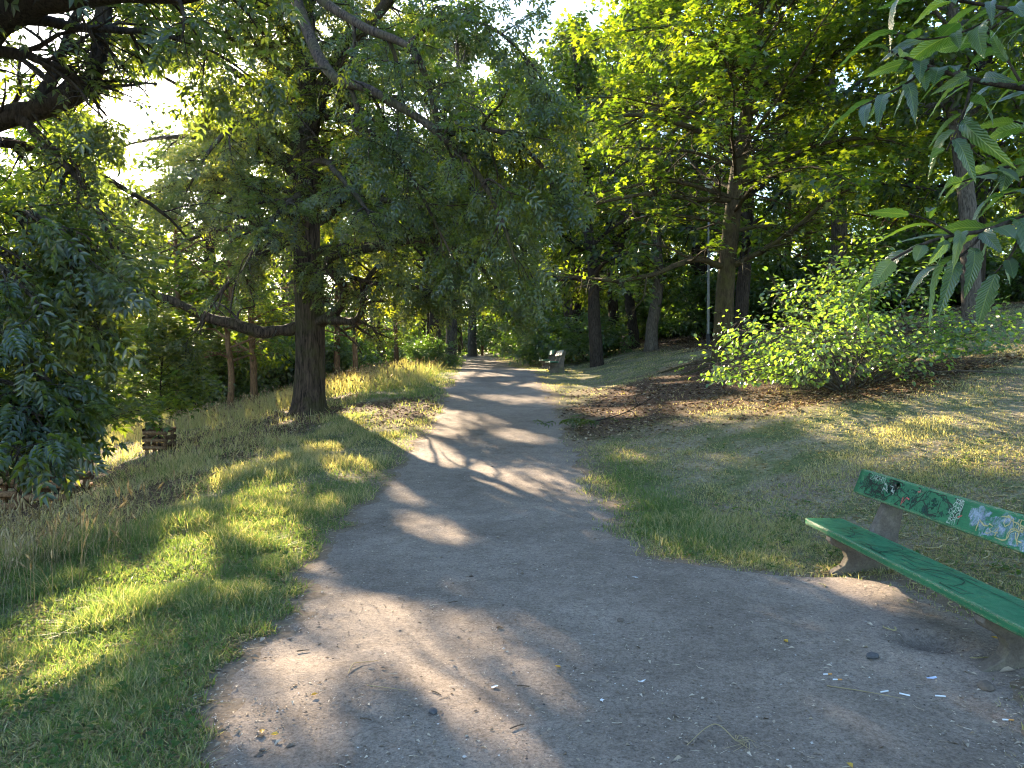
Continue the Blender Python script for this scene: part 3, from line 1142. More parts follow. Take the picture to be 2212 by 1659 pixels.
    # the lowest trunk stands clear
    dx, dy, _ = project(pos)
    keep &= ~((np.abs(dx - 668) < 60) & (dy > 715)) & ~((dy > 740) & (dx > 560))
    keep &= ~((dx > 950) & (dx < 1110) & (dy > 690))
    keep &= pos[:, 2] > terrain(pos[:, 0], pos[:, 1]) + 1.5
    for li in (0, 1, 2, 4, 5, 7, 8):                    # the limbs themselves show
        keep &= clear_of(rng, pos, limbs[li][0], 15, .75)
    pos, f, u, sz = pos[keep], f[keep], u[keep], sz[keep]
    me = leaf_mesh('ash_crown', rng, PR_ASH, pos, f, u, sz, org)
    tree_parts(root, org, mb, limbs, tw, me, M_BARK_ASH, M_ASH, 9)
    mb2 = MB()
    for p, r in auto:
        tubes(mb2, p[None], r[None], 6)
    link('upper_limbs', mb2.build('upper_limbs', True, org), M_BARK_ASH, root, kind='stuff')
    tips = a[4][:, -1]
    dx, dy, _ = project(tips)
    tips = tips[(dx > 700) & (dy < 720)]
    key_bunches(rng, tips, 260, org, root)
    print('ash leaves', len(pos))


# --- the near ash whose trunk stands outside the frame on the left
def build_near_ash():
    rng = np.random.default_rng(23)
    bx, by = -7.3, 7.6
    zb = float(terrain(bx, by))
    org = np.array([bx, by, zb])
    root = empty('ash_tree', org, 'near ash tree whose heavy boughs and drooping leaves fill the left edge', 'tree')
    tr = resample(np.array([[bx, by, zb - .2, .42], [bx + .05, by, zb + 1, .40], [bx + .1, by, zb + 3, .37], [bx, by, zb + 5, .33], [bx - .3, by + .1, zb + 7.5, .24], [bx - .4, by, zb + 10, .10]]), 30)
    mb = MB()
    trunk_loft(mb, tr[:, :3], tr[:, 3], rng)
    man = [
        [(-500, 560, 7.6, .22), (-250, 330, 7.5, .20), (-60, 110, 7.3, .18), (20, 30, 7.2, .165), (110, -10, 7.1, .15), (260, -25, 7, .125), (410, -18, 6.9, .10), (560, -70, 6.8, .05)],
        [(-500, 420, 7.6, .20), (-250, 330, 8, .17), (-60, 272, 8.2, .145), (40, 248, 8.3, .135), (120, 222, 8.3, .125), (185, 182, 8.3, .12), (208, 140, 8.3, .10), (216, 60, 8.3, .095), (235, -40, 8.3, .085), (270, -140, 8.3, .05)],
        [(70, 240, 8.3, .08), (105, 180, 8.4, .07), (135, 110, 8.5, .062), (175, 10, 8.6, .055), (230, -110, 8.6, .03)],
        [(-400, 600, 7.6, .16), (-150, 540, 7.8, .10), (0, 560, 8, .085), (90, 590, 8.1, .06), (170, 660, 8.2, .03), (210, 740, 8.2, .012)],
        [(-350, 620, 7.6, .12), (-150, 650, 7, .07), (-20, 720, 6.8, .05), (70, 790, 6.7, .035), (150, 880, 6.6, .015)],
        [(-350, 700, 7.6, .10), (-150, 760, 6.6, .06), (-40, 840, 6.2, .04), (50, 900, 6.1, .025), (110, 990, 6, .01)],
        [(-300, 500, 7.6, .10), (-100, 440, 7.2, .06), (20, 450, 7.1, .045), (110, 480, 7, .03), (190, 560, 7, .012)],
        [(40, 248, 8.3, .07), (90, 300, 8.2, .05), (160, 380, 8.1, .04), (220, 470, 8, .03), (250, 560, 8, .012)],
        [(-350, 640, 7.6, .10), (-120, 600, 8.4, .06), (40, 640, 9, .045), (150, 700, 9.4, .03), (230, 780, 9.6, .012)],
        [(20, 30, 7.2, .07), (180, 60, 7.6, .05), (330, 70, 8, .035), (460, 110, 8.4, .02), (560, 180, 8.8, .01)],
        [(-60, 110, 7.3, .08), (60, 120, 7.6, .05), (160, 170, 8, .03), (230, 250, 8.3, .012)],
    ]
    limbs = [limb_pts(s) for s in man]
    auto = auto_limbs(rng, tr[:, :3], tr[:, 3], 16, 3.6, 9.5, 4.6, style='ash')
    tw = MB()
    a = foliage(rng, limbs, 'ash', (10, 1.15), (7, .5), 7, (.20, .30), tw, grav=.11, t0=.25, carve_fn=lambda q: carve(rng, q, True, False))
    b = foliage(rng, auto, 'ash', (8, 1.3), (6, .55), 7, (.20, .30), tw, carve_fn=lambda q: carve(rng, q, True, False))
    pos, f, u, sz = (np.concatenate([a[i], b[i]]) for i in range(4))
    keep = carve(rng, pos, ext=f * sz[:, None])
    dx, dy, dep = project(pos)
    lim = np.interp(dx, [0, 120, 230, 290], [1010, 1030, 920, 700]) - 140 * (vnoise(dx, dx * 0, 35., 14) - .3)
    inview = (dx > -60) & (dy > -60)
    keep &= ~(inview & ((dy > lim) | (dx > 230 + 170 * vnoise(dy, dy * 0, 60., 4) * rng.random(len(pos)) ** .4)) & (dy > 260))
    keep &= ~((dy < 300) & (dx > 620))
    keep &= pos[:, 2] > terrain(pos[:, 0], pos[:, 1]) + .45
    keep &= dep > 4.6
    thin = np.interp(dy, [0, 300, 520, 800, 1000], [.45, .42, .25, .10, .0])
    keep &= ~(inview & (rng.random(len(pos)) < thin))
    keep &= ~(inview & (fbm(dx, dy, 70., 15) > .62) & (dy < 900))
    for li in (0, 1, 2):
        keep &= clear_of(rng, pos, limbs[li][0], 34, .85)
    pos, f, u, sz = pos[keep], f[keep], u[keep], sz[keep]
    dx, dy, dep = project(pos)
    # the leaves that show largest stand as parts of their own
    big = np.where((dx > -20) & (dx < 420) & (dy > 0) & (dy < 1100))[0]
    big = big[np.argsort(dep[big])][:260]
    rest = np.ones(len(pos), bool)
    rest[big] = False
    me = leaf_mesh('near_ash_crown', rng, PR_ASH, pos[rest], f[rest], u[rest], sz[rest], org)
    tree_parts(root, org, mb, limbs, tw, me, M_BARK_DARK, M_ASH, 9)
    mb2 = MB()
    for p, r in auto:
        tubes(mb2, p[None], r[None], 6)
    link('upper_limbs', mb2.build('upper_limbs', True, org), M_BARK_DARK, root, kind='stuff')
    var = []
    for k, pairs in enumerate((4, 5, 3)):
        V, T = proto_ash(pairs)
        V = V * np.array([1, 1, 1 + .3 * k])
        n = len(T)
        var.append(mesh_np('ash_leaf', V, [T], {'rnd': np.repeat(rng.random(n // 2 + 1), 2)[:n] * .5 + .1 + .15 * k}))
        var[-1].materials.append(M_ASH)
    from mathutils import Matrix
    for q, i in enumerate(big):
        o = bpy.data.objects.new('leaf', var[q % 3])
        COL.objects.link(o)
        o.parent = root
        s = np.cross(f[i], u[i])
        m = Matrix(np.column_stack([s * sz[i], f[i] * sz[i], u[i] * sz[i]]).tolist()).to_4x4()
        m.translation = Vector(pos[i] - org)
        o.matrix_local = m
    print('near ash leaves', len(pos))


# --- the maple on the right bank
def build_maple():
    rng = np.random.default_rng(31)
    zb = float(terrain(*MAPLE_XY))
    org = np.array([*MAPLE_XY, zb])
    root = empty('maple_tree', org, 'tall maple with mossy straight trunk and tiers of bright leaves behind the shrub', 'tree')
    D = 22.0
    tr = resample(np.array([[org[0], D, zb - .3, .29], [*P(1562, 700, D), .27], [*P(1572, 560, D), .255], [*P(1590, 400, D), .23], [*P(1612, 250, D), .20],
                            [*P(1632, 80, D), .16], [*P(1645, -80, D), .12], [*P(1650, -300, D), .05]]), 36)
    mb = MB()
    trunk_loft(mb, tr[:, :3], tr[:, 3], rng, 24, .5, 4, .04)
    man = [
        [(1566, 578, D, .10), (1500, 560, 21.4, .085), (1420, 590, 20.6, .07), (1340, 606, 20, .05), (1270, 600, 19.4, .03), (1210, 590, 19, .012)],
        [(1576, 575, D, .11), (1640, 545, 21.4, .09), (1710, 500, 20.8, .07), (1780, 440, 20.2, .05), (1850, 400, 19.8, .02)],
        [(1585, 430, D, .10), (1500, 430, 21, .08), (1400, 420, 20, .06), (1290, 440, 19, .035), (1220, 470, 18.4, .012)],
        [(1590, 400, D, .10), (1680, 350, 21, .08), (1780, 310, 20, .06), (1900, 300, 19.2, .035), (1990, 330, 18.8, .012)],
        [(1600, 330, D, .10), (1500, 280, 21, .08), (1390, 250, 20, .06), (1290, 260, 19, .035), (1200, 290, 18.4, .012)],
        [(1612, 250, D, .09), (1700, 200, 21, .07), (1800, 120, 20.2, .05), (1900, 60, 19.8, .02)],
        [(1620, 190, D, .09), (1540, 100, 21.2, .07), (1450, 60, 20.4, .05), (1340, 70, 19.6, .03), (1250, 100, 19, .012)],
        [(1612, 250, D, .08), (1560, 130, 22.4, .06), (1520, 20, 22.6, .045), (1490, -80, 22.8, .02)],
    ]
    limbs = [limb_pts(s) for s in man]
    auto = auto_limbs(rng, tr[:, :3], tr[:, 3], 44, 4.0, 13.5, 6.2, style='maple', rl=.30)
    tw = MB()
    a = foliage(rng, limbs, 'maple', (12, 1.7), (7, .65), 9, (.13, .20), tw, grav=.03)
    b = foliage(rng, auto, 'maple', (11, 1.7), (6, .65), 9, (.13, .20), tw, grav=.03)
    pos, f, u, sz = (np.concatenate([a[i], b[i]]) for i in range(4))
    dx, dy, _ = project(pos)
    keep = carve(rng, pos, True, True, f * sz[:, None])
    keep &= ~((dy > 640) & (rng.random(len(pos)) < .85))
    keep &= ~((np.abs(dx - 1572) < 45) & (dy > 560))
    pos, f, u, sz = pos[keep], f[keep], u[keep], sz[keep]
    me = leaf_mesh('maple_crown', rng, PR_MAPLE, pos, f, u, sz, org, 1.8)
    tree_parts(root, org, mb, limbs, tw, me, M_BARK_MAPLE, M_MAPLE, 8)
    mb2 = MB()
    for p, r in auto:
        tubes(mb2, p[None], r[None], 6)
    link('upper_limbs', mb2.build('upper_limbs', True, org), M_BARK_MAPLE, root, kind='stuff')
    # surface roots running down the bank
    for spec in ([(1548, 778), (1500, 788), (1450, 800), (1425, 808)], [(1552, 782), (1510, 800), (1470, 812)], [(1575, 775), (1610, 790), (1640, 806)]):
        p = [ground_hit(*s) for s in spec]
        q = np.array([[*v[:2], terrain(v[0], v[1]) + .0, r] for v, r in zip(p, np.linspace(.10, .03, len(p)))])
        q = resample(q, 10)
        q[:, 2] = terrain(q[:, 0], q[:, 1]) + .005
        m3 = MB()
        tubes(m3, q[None, :, :3], q[None, :, 3], 7)
        link('root', m3.build('root', True, org), M_BARK_MAPLE, root)
    print('maple leaves', len(pos))


LEAVES = {}


# --- generic woodland trees: one of each kind, then copies
def wood_tree(name, seed, H, r0, base, Rmax, nl, style, leafmat, bark, label, size=(.18, .28), lean=0., lf=6, proto=None, br=9, loc=(0, 0, 0), carve_at=False, limb_t=.93, group=None):
    rng = np.random.default_rng(seed)
    root = empty(name, loc, label, 'tree', group)
    n = 14
    t = np.linspace(0, 1, n)
    wob = np.cumsum(rng.normal(0, .06, (n, 2)), 0) * (H / 14)
    pts = np.stack([wob[:, 0] + lean * H * t, wob[:, 1], -.3 + (H + .3) * t], -1)
    pts[:2, :2] = pts[0, :2]
    pts[:, :2] -= pts[0, :2]
    rad = r0 * (1 - .86 * t ** 1.1)
    q = resample(np.concatenate([pts, rad[:, None]], 1), 26)
    mb = MB()
    trunk_loft(mb, q[:, :3], q[:, 3], rng, 12, .4, 4, .05)
    limbs = auto_limbs(rng, q[:, :3], q[:, 3], nl, base, H * limb_t, Rmax, style=style)
    tw = MB()
    pos, f, u, sz, _ = foliage(rng, limbs, style, (br, .34 * Rmax), (5, .6), lf, size, tw, grav=.06, jit=.11, show_twigs=False)
    keep = pos[:, 2] > base * .55
    pos, f, u, sz = pos[keep], f[keep], u[keep], sz[keep]
    LEAVES[name] = (pos, f, u, sz, proto or PR_QUAD)
    me = leaf_mesh(name + '_crown', rng, proto or PR_QUAD, pos, f, u, sz, None, 2.0)
    tree_parts(root, None, mb, limbs, tw if len(pos) < 9000 else tw, me, bark, leafmat, 6, one_limb_mesh=True)
    return root


def bush(name, seed, W, H, n_stem, leafmat, label, loc, size=(.08, .12), lf=8, group=None, br=7, cat='bush', proto=None, up=.75, parts=True, origin_keep=None, stem_r=.018):
    rng = np.random.default_rng(seed)
    root = empty(name, loc, label, cat, group)
    st = []
    for i in range(n_stem):
        az = rng.uniform(0, 6.28)
        sp = rng.uniform(.05, 1) ** .7
        d = np.array([math.cos(az) * sp, math.sin(az) * sp, up + .5 * (1 - sp)])
        d /= np.linalg.norm(d)
        L = rng.uniform(.75, 1.2) * math.hypot(W / 2 * sp, H * (1 - .45 * sp))
        p = [np.array([math.cos(az) * .12 * W / 2 * sp, math.sin(az) * .12 * W / 2 * sp, -.05])]
        for s in range(9):
            d = d + rng.normal(0, .09, 3)
            d[2] -= .075 * sp
            d /= np.linalg.norm(d)
            p.append(p[-1] + d * L / 9)
        st.append((np.array(p), np.linspace(stem_r, stem_r * .25, 10)))
    tw = MB()
    pos, f, u, sz, _ = foliage(rng, st, 'broad', (br, .30 * H), (5, .22 * H), lf, size, tw, t0=.28, grav=.06)
    keep = pos[:, 2] > .08
    if origin_keep is not None:
        keep &= origin_keep(pos, f * sz[:, None])
    pos, f, u, sz = pos[keep], f[keep], u[keep], sz[keep]
    me = leaf_mesh(name + '_foliage', rng, proto or PR_BROAD, pos, f, u, sz, None, .7)
    if parts:
        for p, r in st:
            mb = MB()
            tubes(mb, p[None], r[None], 5)
            link('stem', mb.build('stem', True), M_BARK_GREY, root)
    else:
        mb = MB()
        for p, r in st:
            tubes(mb, p[None], r[None], 4)
        link('stems', mb.build('stems', True), M_BARK_DARK, root, kind='stuff')
    link('twigs', tw.build('twigs', True), M_BARK_GREY, root, kind='stuff')
    link('foliage', me, leafmat, root, kind='stuff')
    return root


SHAFT += [(P(1700, 650, 12.6), 1.0), (P(1620, 720, 12.6), .9), (P(1790, 650, 12.6), .8), (P(1860, 540, 13), .6), (P(1850, 720, 12.4), .7), (P(2120, 720, 12.5), .6), (P(1740, 740, 12.3), .7)]
rs = np.random.default_rng(77)
for k in range(38):                                     # scattered shafts on to the maple and the wood behind it
    SHAFT.append((P(rs.uniform(1180, 1950), rs.uniform(20, 640), rs.uniform(17, 23)), rs.uniform(.5, 1.15)))
build_ash()
build_near_ash()
build_maple()


def at(x, y):
    return (x, y, float(terrain(x, y)))


def put(proto, x, y, s=1.0, rz=0., label=None, first=[set()], sz=None, group=None, lean=0.):
    """the first call moves the tree itself, later calls copy it"""
    key = proto.name
    if key not in first[0]:
        first[0].add(key)
        o = proto
    else:
        o = copy_tree(proto)
    o.location = at(x, y)
    o.scale = (s, s, sz or s)
    o.rotation_euler = (0, lean, rz)
    kind = key.split('.')[0]
    if kind in LEAVES and kind != 'young_maple' and x < 4 and y < 60:
        # let the sun through where the photograph shows it falling
        from mathutils import Euler
        pos, f, u, lz, pr = LEAVES[kind]
        Rm = np.array(Euler((0, lean, rz)).to_matrix())
        wp = pos @ Rm.T * s + np.array(o.location)[None]
        rg = np.random.default_rng(int(abs(x) * 100 + y))
        k = carve(rg, wp, True, False, (f @ Rm.T) * (lz * s)[:, None])
        if k.mean() < .985:
            for ch in o.children:
                if ch.name.startswith('crown'):
                    mt = ch.data.materials[0]
                    ch.data = leaf_mesh(kind + '_crown', rg, pr, pos[k], f[k], u[k], lz[k], None, 2.0)
                    ch.data.materials.append(mt)
    if label:
        o['label'] = label
    if group:
        o['group'] = group
    elif 'group' in o and label:
        pass
    return o


# the lit shrub on the right bank
def shrub_keep(p, e):
    sh = SHAFT[:]
    SHAFT.clear()
    w = p + np.array(at(*SHRUB_XY))[None]
    rg = np.random.default_rng(4)
    k = ~((lit_mask(w, rg) | lit_mask(w + e, rg)) & (rg.random(len(p)) < .8))
    SHAFT.extend(sh)
    k &= ~((np.hypot(p[:, 0], p[:, 1]) < .75) & (p[:, 2] < .55)) & ~((p[:, 0] > .8) & (p[:, 2] < .35 + .15 * np.abs(p[:, 0])) & (p[:, 1] < .3))
    return k


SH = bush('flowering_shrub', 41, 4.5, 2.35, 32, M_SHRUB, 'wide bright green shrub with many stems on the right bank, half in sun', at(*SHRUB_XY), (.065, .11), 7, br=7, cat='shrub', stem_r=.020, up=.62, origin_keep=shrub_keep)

# woodland kinds
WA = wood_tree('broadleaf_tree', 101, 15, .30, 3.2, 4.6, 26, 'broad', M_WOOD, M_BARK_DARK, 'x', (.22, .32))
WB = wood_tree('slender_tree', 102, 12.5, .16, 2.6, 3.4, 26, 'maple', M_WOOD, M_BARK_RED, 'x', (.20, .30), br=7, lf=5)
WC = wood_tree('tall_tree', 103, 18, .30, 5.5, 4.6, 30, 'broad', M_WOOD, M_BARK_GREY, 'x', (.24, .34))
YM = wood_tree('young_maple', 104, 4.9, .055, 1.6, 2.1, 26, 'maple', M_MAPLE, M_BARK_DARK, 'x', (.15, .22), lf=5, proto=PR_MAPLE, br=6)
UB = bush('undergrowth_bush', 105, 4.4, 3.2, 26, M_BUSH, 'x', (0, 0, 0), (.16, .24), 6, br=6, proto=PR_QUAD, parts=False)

gR = 'trees of the dark wood on the right'
gL = 'trees on the slope below the left verge'
gF = 'far trees closing the wood'


def px(dx, d):
    return (dx * DK - 512) / F * d


def place(x, y):
    d = (512 + F * x / y) / DK
    for lim, txt in ((60, 'beyond the left edge'), (220, 'at the left edge behind the two guards'), (330, 'left of the small guarded maple'), (430, 'right behind the small guarded maple'), (540, 'left of the slim trunks by the ash'),
                     (640, 'just left of the large ash trunk'), (740, 'right behind the large ash trunk'), (850, 'just right of the large ash trunk'), (960, 'left of the path crest'), (1060, 'above the far end of the path'),
                     (1160, 'left of the far benches'), (1260, 'right behind the far benches'), (1350, 'behind the leaning trunk'), (1450, 'behind the straight grey trunk'), (1540, 'beside the lamp post'), (1640, 'right behind the maple trunk'),
                     (1760, 'behind the left side of the bright shrub'), (1880, 'behind the middle of the bright shrub'), (2000, 'behind the right side of the bright shrub'), (2130, 'beside the pale right hand trunk'), (2212, 'at the right edge of the wood')):
        if d < lim:
            return txt
    return 'beyond the right edge'


def row(y):
    return 'near' if y < 31 else 'middle' if y < 42 else 'deep' if y < 54 else 'farther' if y < 70 else 'farthest'


KINDW = {'broadleaf': 'broad dark barked tree', 'slender': 'slender reddish stemmed tree', 'tall': 'tall grey stemmed tree'}


# trunks one can tell apart
put(WA, px(1290, 32), 32, 1.0, .4, 'dark leaning trunk with leafy crown right behind the pair of far benches', lean=-.07)
put(WC, px(1407, 33), 33, .95, 1.1, 'straight grey trunk standing right of the leaning trunk by the far benches', lean=.02)
put(WA, px(1370, 38), 38, 1.0, 2.2, 'thick dark trunk leaning right, behind the straight grey trunk', lean=.10)
put(WA, px(1325, 41), 41, 1.05, 3.2, 'dark trunk in shade between the two trunks behind the far benches')
put(WC, px(2098, 18.5), 18.5, .8, 5.2, 'pale trunk rising behind the right end of the bright shrub', lean=-.04)
put(WA, px(938, 36), 36, 1.0, 4.0, 'dark trunk beside the left edge of the path at its crest')
put(WB, px(385, 27.5), 27.5, .9, .5, 'stout reddish trunk just right of the young guarded tree')
put(WB, px(497, 25.5), 25.5, .75, 1.5, 'thin curved trunk between the guarded tree and the large ash', lean=.05)
put(WB, px(548, 27), 27, .85, 2.5, 'straight slim trunk immediately left of the large ash')
put(WB, px(768, 29), 29, .7, 3.3, 'slim tree just right of the large ash in the long grass')
put(WB, px(118, 18), 18, .75, 4.4, 'reddish trunk behind the right hand timber guard at the left edge')
put(WB, px(38, 13.2), 13.2, .5, 5.4, 'slim leaning trunk inside the left hand timber guard')
put(YM, px(343, 18.2), 18.2, .70, .3, 'young maple growing inside the small timber guard on the slope')
put(YM, px(118, 13.1), 13.1, .8, 2.3, 'young maple inside the guard under the drooping ash leaves')
put(YM, px(420, 29), 29, 1.2, 1.3, 'young maple behind the reddish trunk on the left slope')

# the rest of the wood
rw = np.random.default_rng(9)
for x, y, sc, lab in ((-3.6, 43.5, 1.2, 'tallest grey stemmed tree behind the ash, left of the crest'), (-14, 47, 1.2, 'tall grey stemmed tree behind the slope left of the ash'),
                      (-5.2, 49, 1.3, 'tall tree left of the path well beyond the crest'), (-8.5, 47, 1.15, 'tall tree between the two tall ones left of the far path'),
                      (.8, 58, 1.35, 'very tall tree right above the far end of the path'), (-3.6, 66, 1.4, 'very tall tree left above the far end of the path'), (4.2, 52, 1.3, 'very tall tree behind the far benches')):
    put(WC, x, y, sc, x, lab)  # the nearer ones left of the path are added to shade the maple
sig = [(3.2, 46), (7.5, 44), (11, 40), (14.5, 36), (9.5, 29), (13.5, 29.5), (17, 27), (16, 34), (20, 36), (22, 30), (12, 47), (17, 43), (23, 42), (28, 38), (4.5, 53), (9, 56),
       (15, 54), (21, 52), (28, 50), (34, 46), (19, 22.5), (24, 25), (33, 33), (1.5, 62), (6.5, 64), (13, 64), (20, 64), (28, 62), (36, 58)]
for i, (x, y) in enumerate(sig):
    k = (WA, WC, WA, WB)[i % 4]
    put(k, x + rw.uniform(-.8, .8), y + rw.uniform(-1, 1), rw.uniform(.9, 1.2), rw.uniform(0, 6.28), f'{row(y)} {KINDW[k.name.split("_")[0]]} of the wood, {place(x, y)}', group=gR)
lefts = [(-8.5, 33), (-13, 31), (-17, 27), (-20, 33), (-15.5, 36), (-10.5, 39), (-7, 43), (-13, 44), (-19, 41), (-25, 36), (-24, 44), (-17, 49), (-10, 50), (-6.5, 52), (-30, 42), (-22, 52),
         (-29, 52), (-36, 48), (-14, 57), (-8, 60), (-36, 58), (-27, 61), (-19, 62), (-44, 56), (-24, 25), (-30, 31), (-36, 38), (-20.5, 21)]
for i, (x, y) in enumerate(lefts):
    k = (WB, WA, WB)[i % 3]
    s = rw.uniform(.75, .95) if k is WA else rw.uniform(.85, 1.1)
    put(k, x + rw.uniform(-.8, .8), y + rw.uniform(-1, 1), s, rw.uniform(0, 6.28), f'{row(y)} {KINDW[k.name.split("_")[0]]}, {place(x, y)}', group=gL)
for x, y, k, lab in ((-3.0, 74, 'WB', 'sunlit tree standing right where the path disappears'), (-8.5, 80, 'WA', 'dark tree above the far end of the path'), (-1.0, 84, 'WA', 'tree filling the gap above the far end of the path')):
    put({'WA': WA, 'WB': WB}[k], x, y, .9, x, lab)
for i in range(34):
    a = -.80 + 1.6 * (i + .5) / 34
    d = rw.uniform(72, 100)
    k = (WA, WC)[i % 2] if a > -.2 else WA
    put(k, a * d, d, rw.uniform(.9, 1.15), rw.uniform(0, 6.28), f'distant {KINDW[k.name.split("_")[0]]} closing the background, {place(a * d, d)}', group=gF)

# undergrowth
ub = [(1.9, 40, 1.0, 'dense dark bush right behind the far benches'), (4.0, 36.5, .85, 'dark bush between the far benches and the leaning trunk'), (-3.9, 34.5, .55, 'small dark bush at the foot of the trunk left of the crest'),
      (1.2, 50, .9, 'bush on the right side of the path beyond the crest'), (-7.5, 62, 1.2, 'bush on the left side of the path beyond the crest'),
      (-4.5, 92, 2.0, 'large bush closing the far end of the path'), (-10, 90, 2.0, 'large bush left of the one closing the path'), (1, 88, 2.0, 'large bush right of the one closing the path')]
for x, y, s, lab in ub:
    put(UB, x, y, s, rw.uniform(0, 6.28), lab)
for i in range(40):
    x = rw.uniform(6, 36)
    y = rw.uniform(30, 46) if x < 20 else rw.uniform(24, 46)
    put(UB, x, y, rw.uniform(.8, 1.3), rw.uniform(0, 6.28), f'{row(y)} dark undergrowth bush, {place(x, y)}', group='undergrowth of the right wood')
for i in range(44):
    x = rw.uniform(-40, -7)
    y = rw.uniform(31, 56)
    put(UB, x, y, rw.uniform(.7, 1.2), rw.uniform(0, 6.28), f'{row(y)} green undergrowth bush, {place(x, y)}', group='undergrowth of the left slope')

for i in range(30):
    a = -.78 + 1.56 * (i + .5) / 30
    d = rw.uniform(64, 76)
    if abs(a * d + 4.2) > 3:
        put(UB, a * d, d, rw.uniform(1.6, 2.2), rw.uniform(0, 6.28), f'tall far bush closing the view, {place(a * d, d)}', group='far bushes closing the wood')

# unseen trees added to block sky light, beside and behind the viewer
for i, (x, y) in enumerate([(12, 4), (15, 11), (18, -4)]):
    put((WA, WC)[i % 2], x, y, 1.0, i * 1.3, 'leafy tree standing outside the picture beside and behind the viewer', group='trees outside the picture')


# ------------------------------------------------------------------ benches
def plank(L, D, T, wear=.012, segs=40, seed=0):
    """board along y, depth along x, thickness along z, rounded edges, slightly uneven"""
    rng = np.random.default_rng(seed)
    c = .010
    prof, edge = [], []
    for sx, sz, a0 in ((1, 1, 0), (-1, 1, 90), (-1, -1, 180), (1, -1, 270)):
        for k in range(4):
            a = R(a0 + 30 * k)
            prof.append((sx * (D / 2 - c) + c * math.cos(a), sz * (T / 2 - c) + c * math.sin(a)))
            edge.append(1.0)
        nx_, nz_ = {(1, 1): (-1, 1), (-1, 1): (-1, -1), (-1, -1): (1, -1), (1, -1): (1, 1)}[(sx, sz)]
        p0 = np.array(prof[-1])
        a1 = R((a0 + 90) % 360)
        p1 = np.array((nx_ * (D / 2 - c) + c * math.cos(a1), nz_ * (T / 2 - c) + c * math.sin(a1)))
        dd = np.linalg.norm(p1 - p0)
        for off in (.012, dd - .012):
            prof.append(tuple(p0 + (p1 - p0) * off / dd))
            edge.append(0.0)
    prof, n = np.array(prof), len(prof)
    ys_ = np.linspace(-L / 2, L / 2, segs)
    V, E = [], []
    for i, yv in enumerate(ys_):
        w = (vnoise(np.arange(n) * 3.0, np.full(n, yv * 8), 1.0, seed) - .5) * .004
        sh = 1.0 if 0 < i < segs - 1 else .985
        V.append(np.stack([prof[:, 0] * sh + w, np.full(n, yv), prof[:, 1] * sh + w], -1))
        E += edge
    V = np.concatenate(V)
    i = np.arange(segs - 1)[:, None] * n
    j = np.arange(n)[None]
    j2 = (j + 1) % n
    Q = np.stack([i + j, i + n + j, i + n + j2, i + j2], -1).reshape(-1, 4)
    b = (segs - 1) * n
    f0 = np.stack([np.zeros(n - 2, int), np.arange(1, n - 1), np.arange(2, n)], -1)
    return mesh_np('plank', V, [np.concatenate([f0, (f0 + b)[:, ::-1]]), Q], {'edge': np.array(E)})


def support_mesh():
    """cast concrete support: curled foot, seat arm and leaning back post, 9 cm thick"""
    pts = [(.00, -.14, 0), (-.02, 0, 0), (.0, .035, 1), (.07, .075, 1), (.135, .115, 1), (.165, .17, 1), (.145, .225, 1), (.085, .265, 1), (.03, .29, 1), (.005, .325, 1), (.015, .352, 0), (.05, .36, 0),
           (.355, .36, 0), (.42, .50, 0), (.485, .65, 0), (.555, .81, 0), (.575, .83, 0), (.655, .83, 0), (.668, .81, 0), (.625, .58, 0), (.590, .38, 0), (.585, .18, 0), (.60, .0, 0), (.61, -.14, 0)]
    out = np.array([(a, b) for a, b, _ in pts])
    n = len(out)
    c = .007
    rings = []
    for yv, ins in ((-.045, c), (-.045 + c, 0), (.045 - c, 0), (.045, c)):
        nrm = np.roll(out, -1, 0) - np.roll(out, 1, 0)
        nrm = norm(np.stack([-nrm[:, 1], nrm[:, 0]], -1))
        q = out + nrm * ins * -1
        rings.append(np.stack([q[:, 0], np.full(n, yv), q[:, 1]], -1))
    import bmesh
    bm = bmesh.new()
    vs = [[bm.verts.new(p) for p in r] for r in rings]
    for a, b in zip(vs[:-1], vs[1:]):
        for i in range(n):
            bm.faces.new((a[i], a[(i + 1) % n], b[(i + 1) % n], b[i]))
    f1 = bm.faces.new(vs[0][::-1])
    f2 = bm.faces.new(vs[-1])
    f1.normal_update()
    f2.normal_update()
    bmesh.ops.triangulate(bm, faces=[f1, f2], ngon_method='EAR_CLIP')
    bmesh.ops.recalc_face_normals(bm, faces=bm.faces)
    me = bpy.data.meshes.new('support')
    bm.to_mesh(me)
    bm.free()
    me.materials.append(M_CONC)
    return me


SUP = support_mesh()
BL = 2.85
LEAN = math.atan2(.08, .215)
SEAT_ME = plank(BL, .335, .055, seed=3)
BACK_ME = plank(BL, .23, .045, seed=4)


def bench(loc, rz, label, group, seat_mat, back_mat):
    root = empty('park_bench', loc, label, 'bench', group, rz)
    s = SEAT_ME.copy()
    s.materials.append(seat_mat)
    link('seat', s, None, root, (.168, 0, .388))
    b = BACK_ME.copy()
    b.materials.append(back_mat)
    bo = link('backrest', b, None, root, (.497, 0, .752))
    bo.rotation_euler = (0, -(math.pi / 2 - LEAN), 0)      # board stands leaning back
    for yv in (-.975, .975):
        link('support', SUP, None, root, (0, yv, 0))
    return root, bo


near_loc = (2.68, 5.17, -.005)
NB, NBACK = bench(near_loc, .0137, 'green plank bench with concrete supports and graffiti beside the dirt path', None, M_GREEN, M_GREEN)
for (x, y), lab, sm, bm_ in (((1.45, 29.9), 'nearer of the two far benches, with a washed out pale backrest', M_GREEN2, M_PALE), ((1.33, 33.9), 'farther of the two far benches, with a faded green backrest', M_GREEN2, M_GREEN2)):
    bench((x, y, float(terrain(x + .3, y)) + .0), .022, lab, 'benches at the crest of the path', sm, bm_)

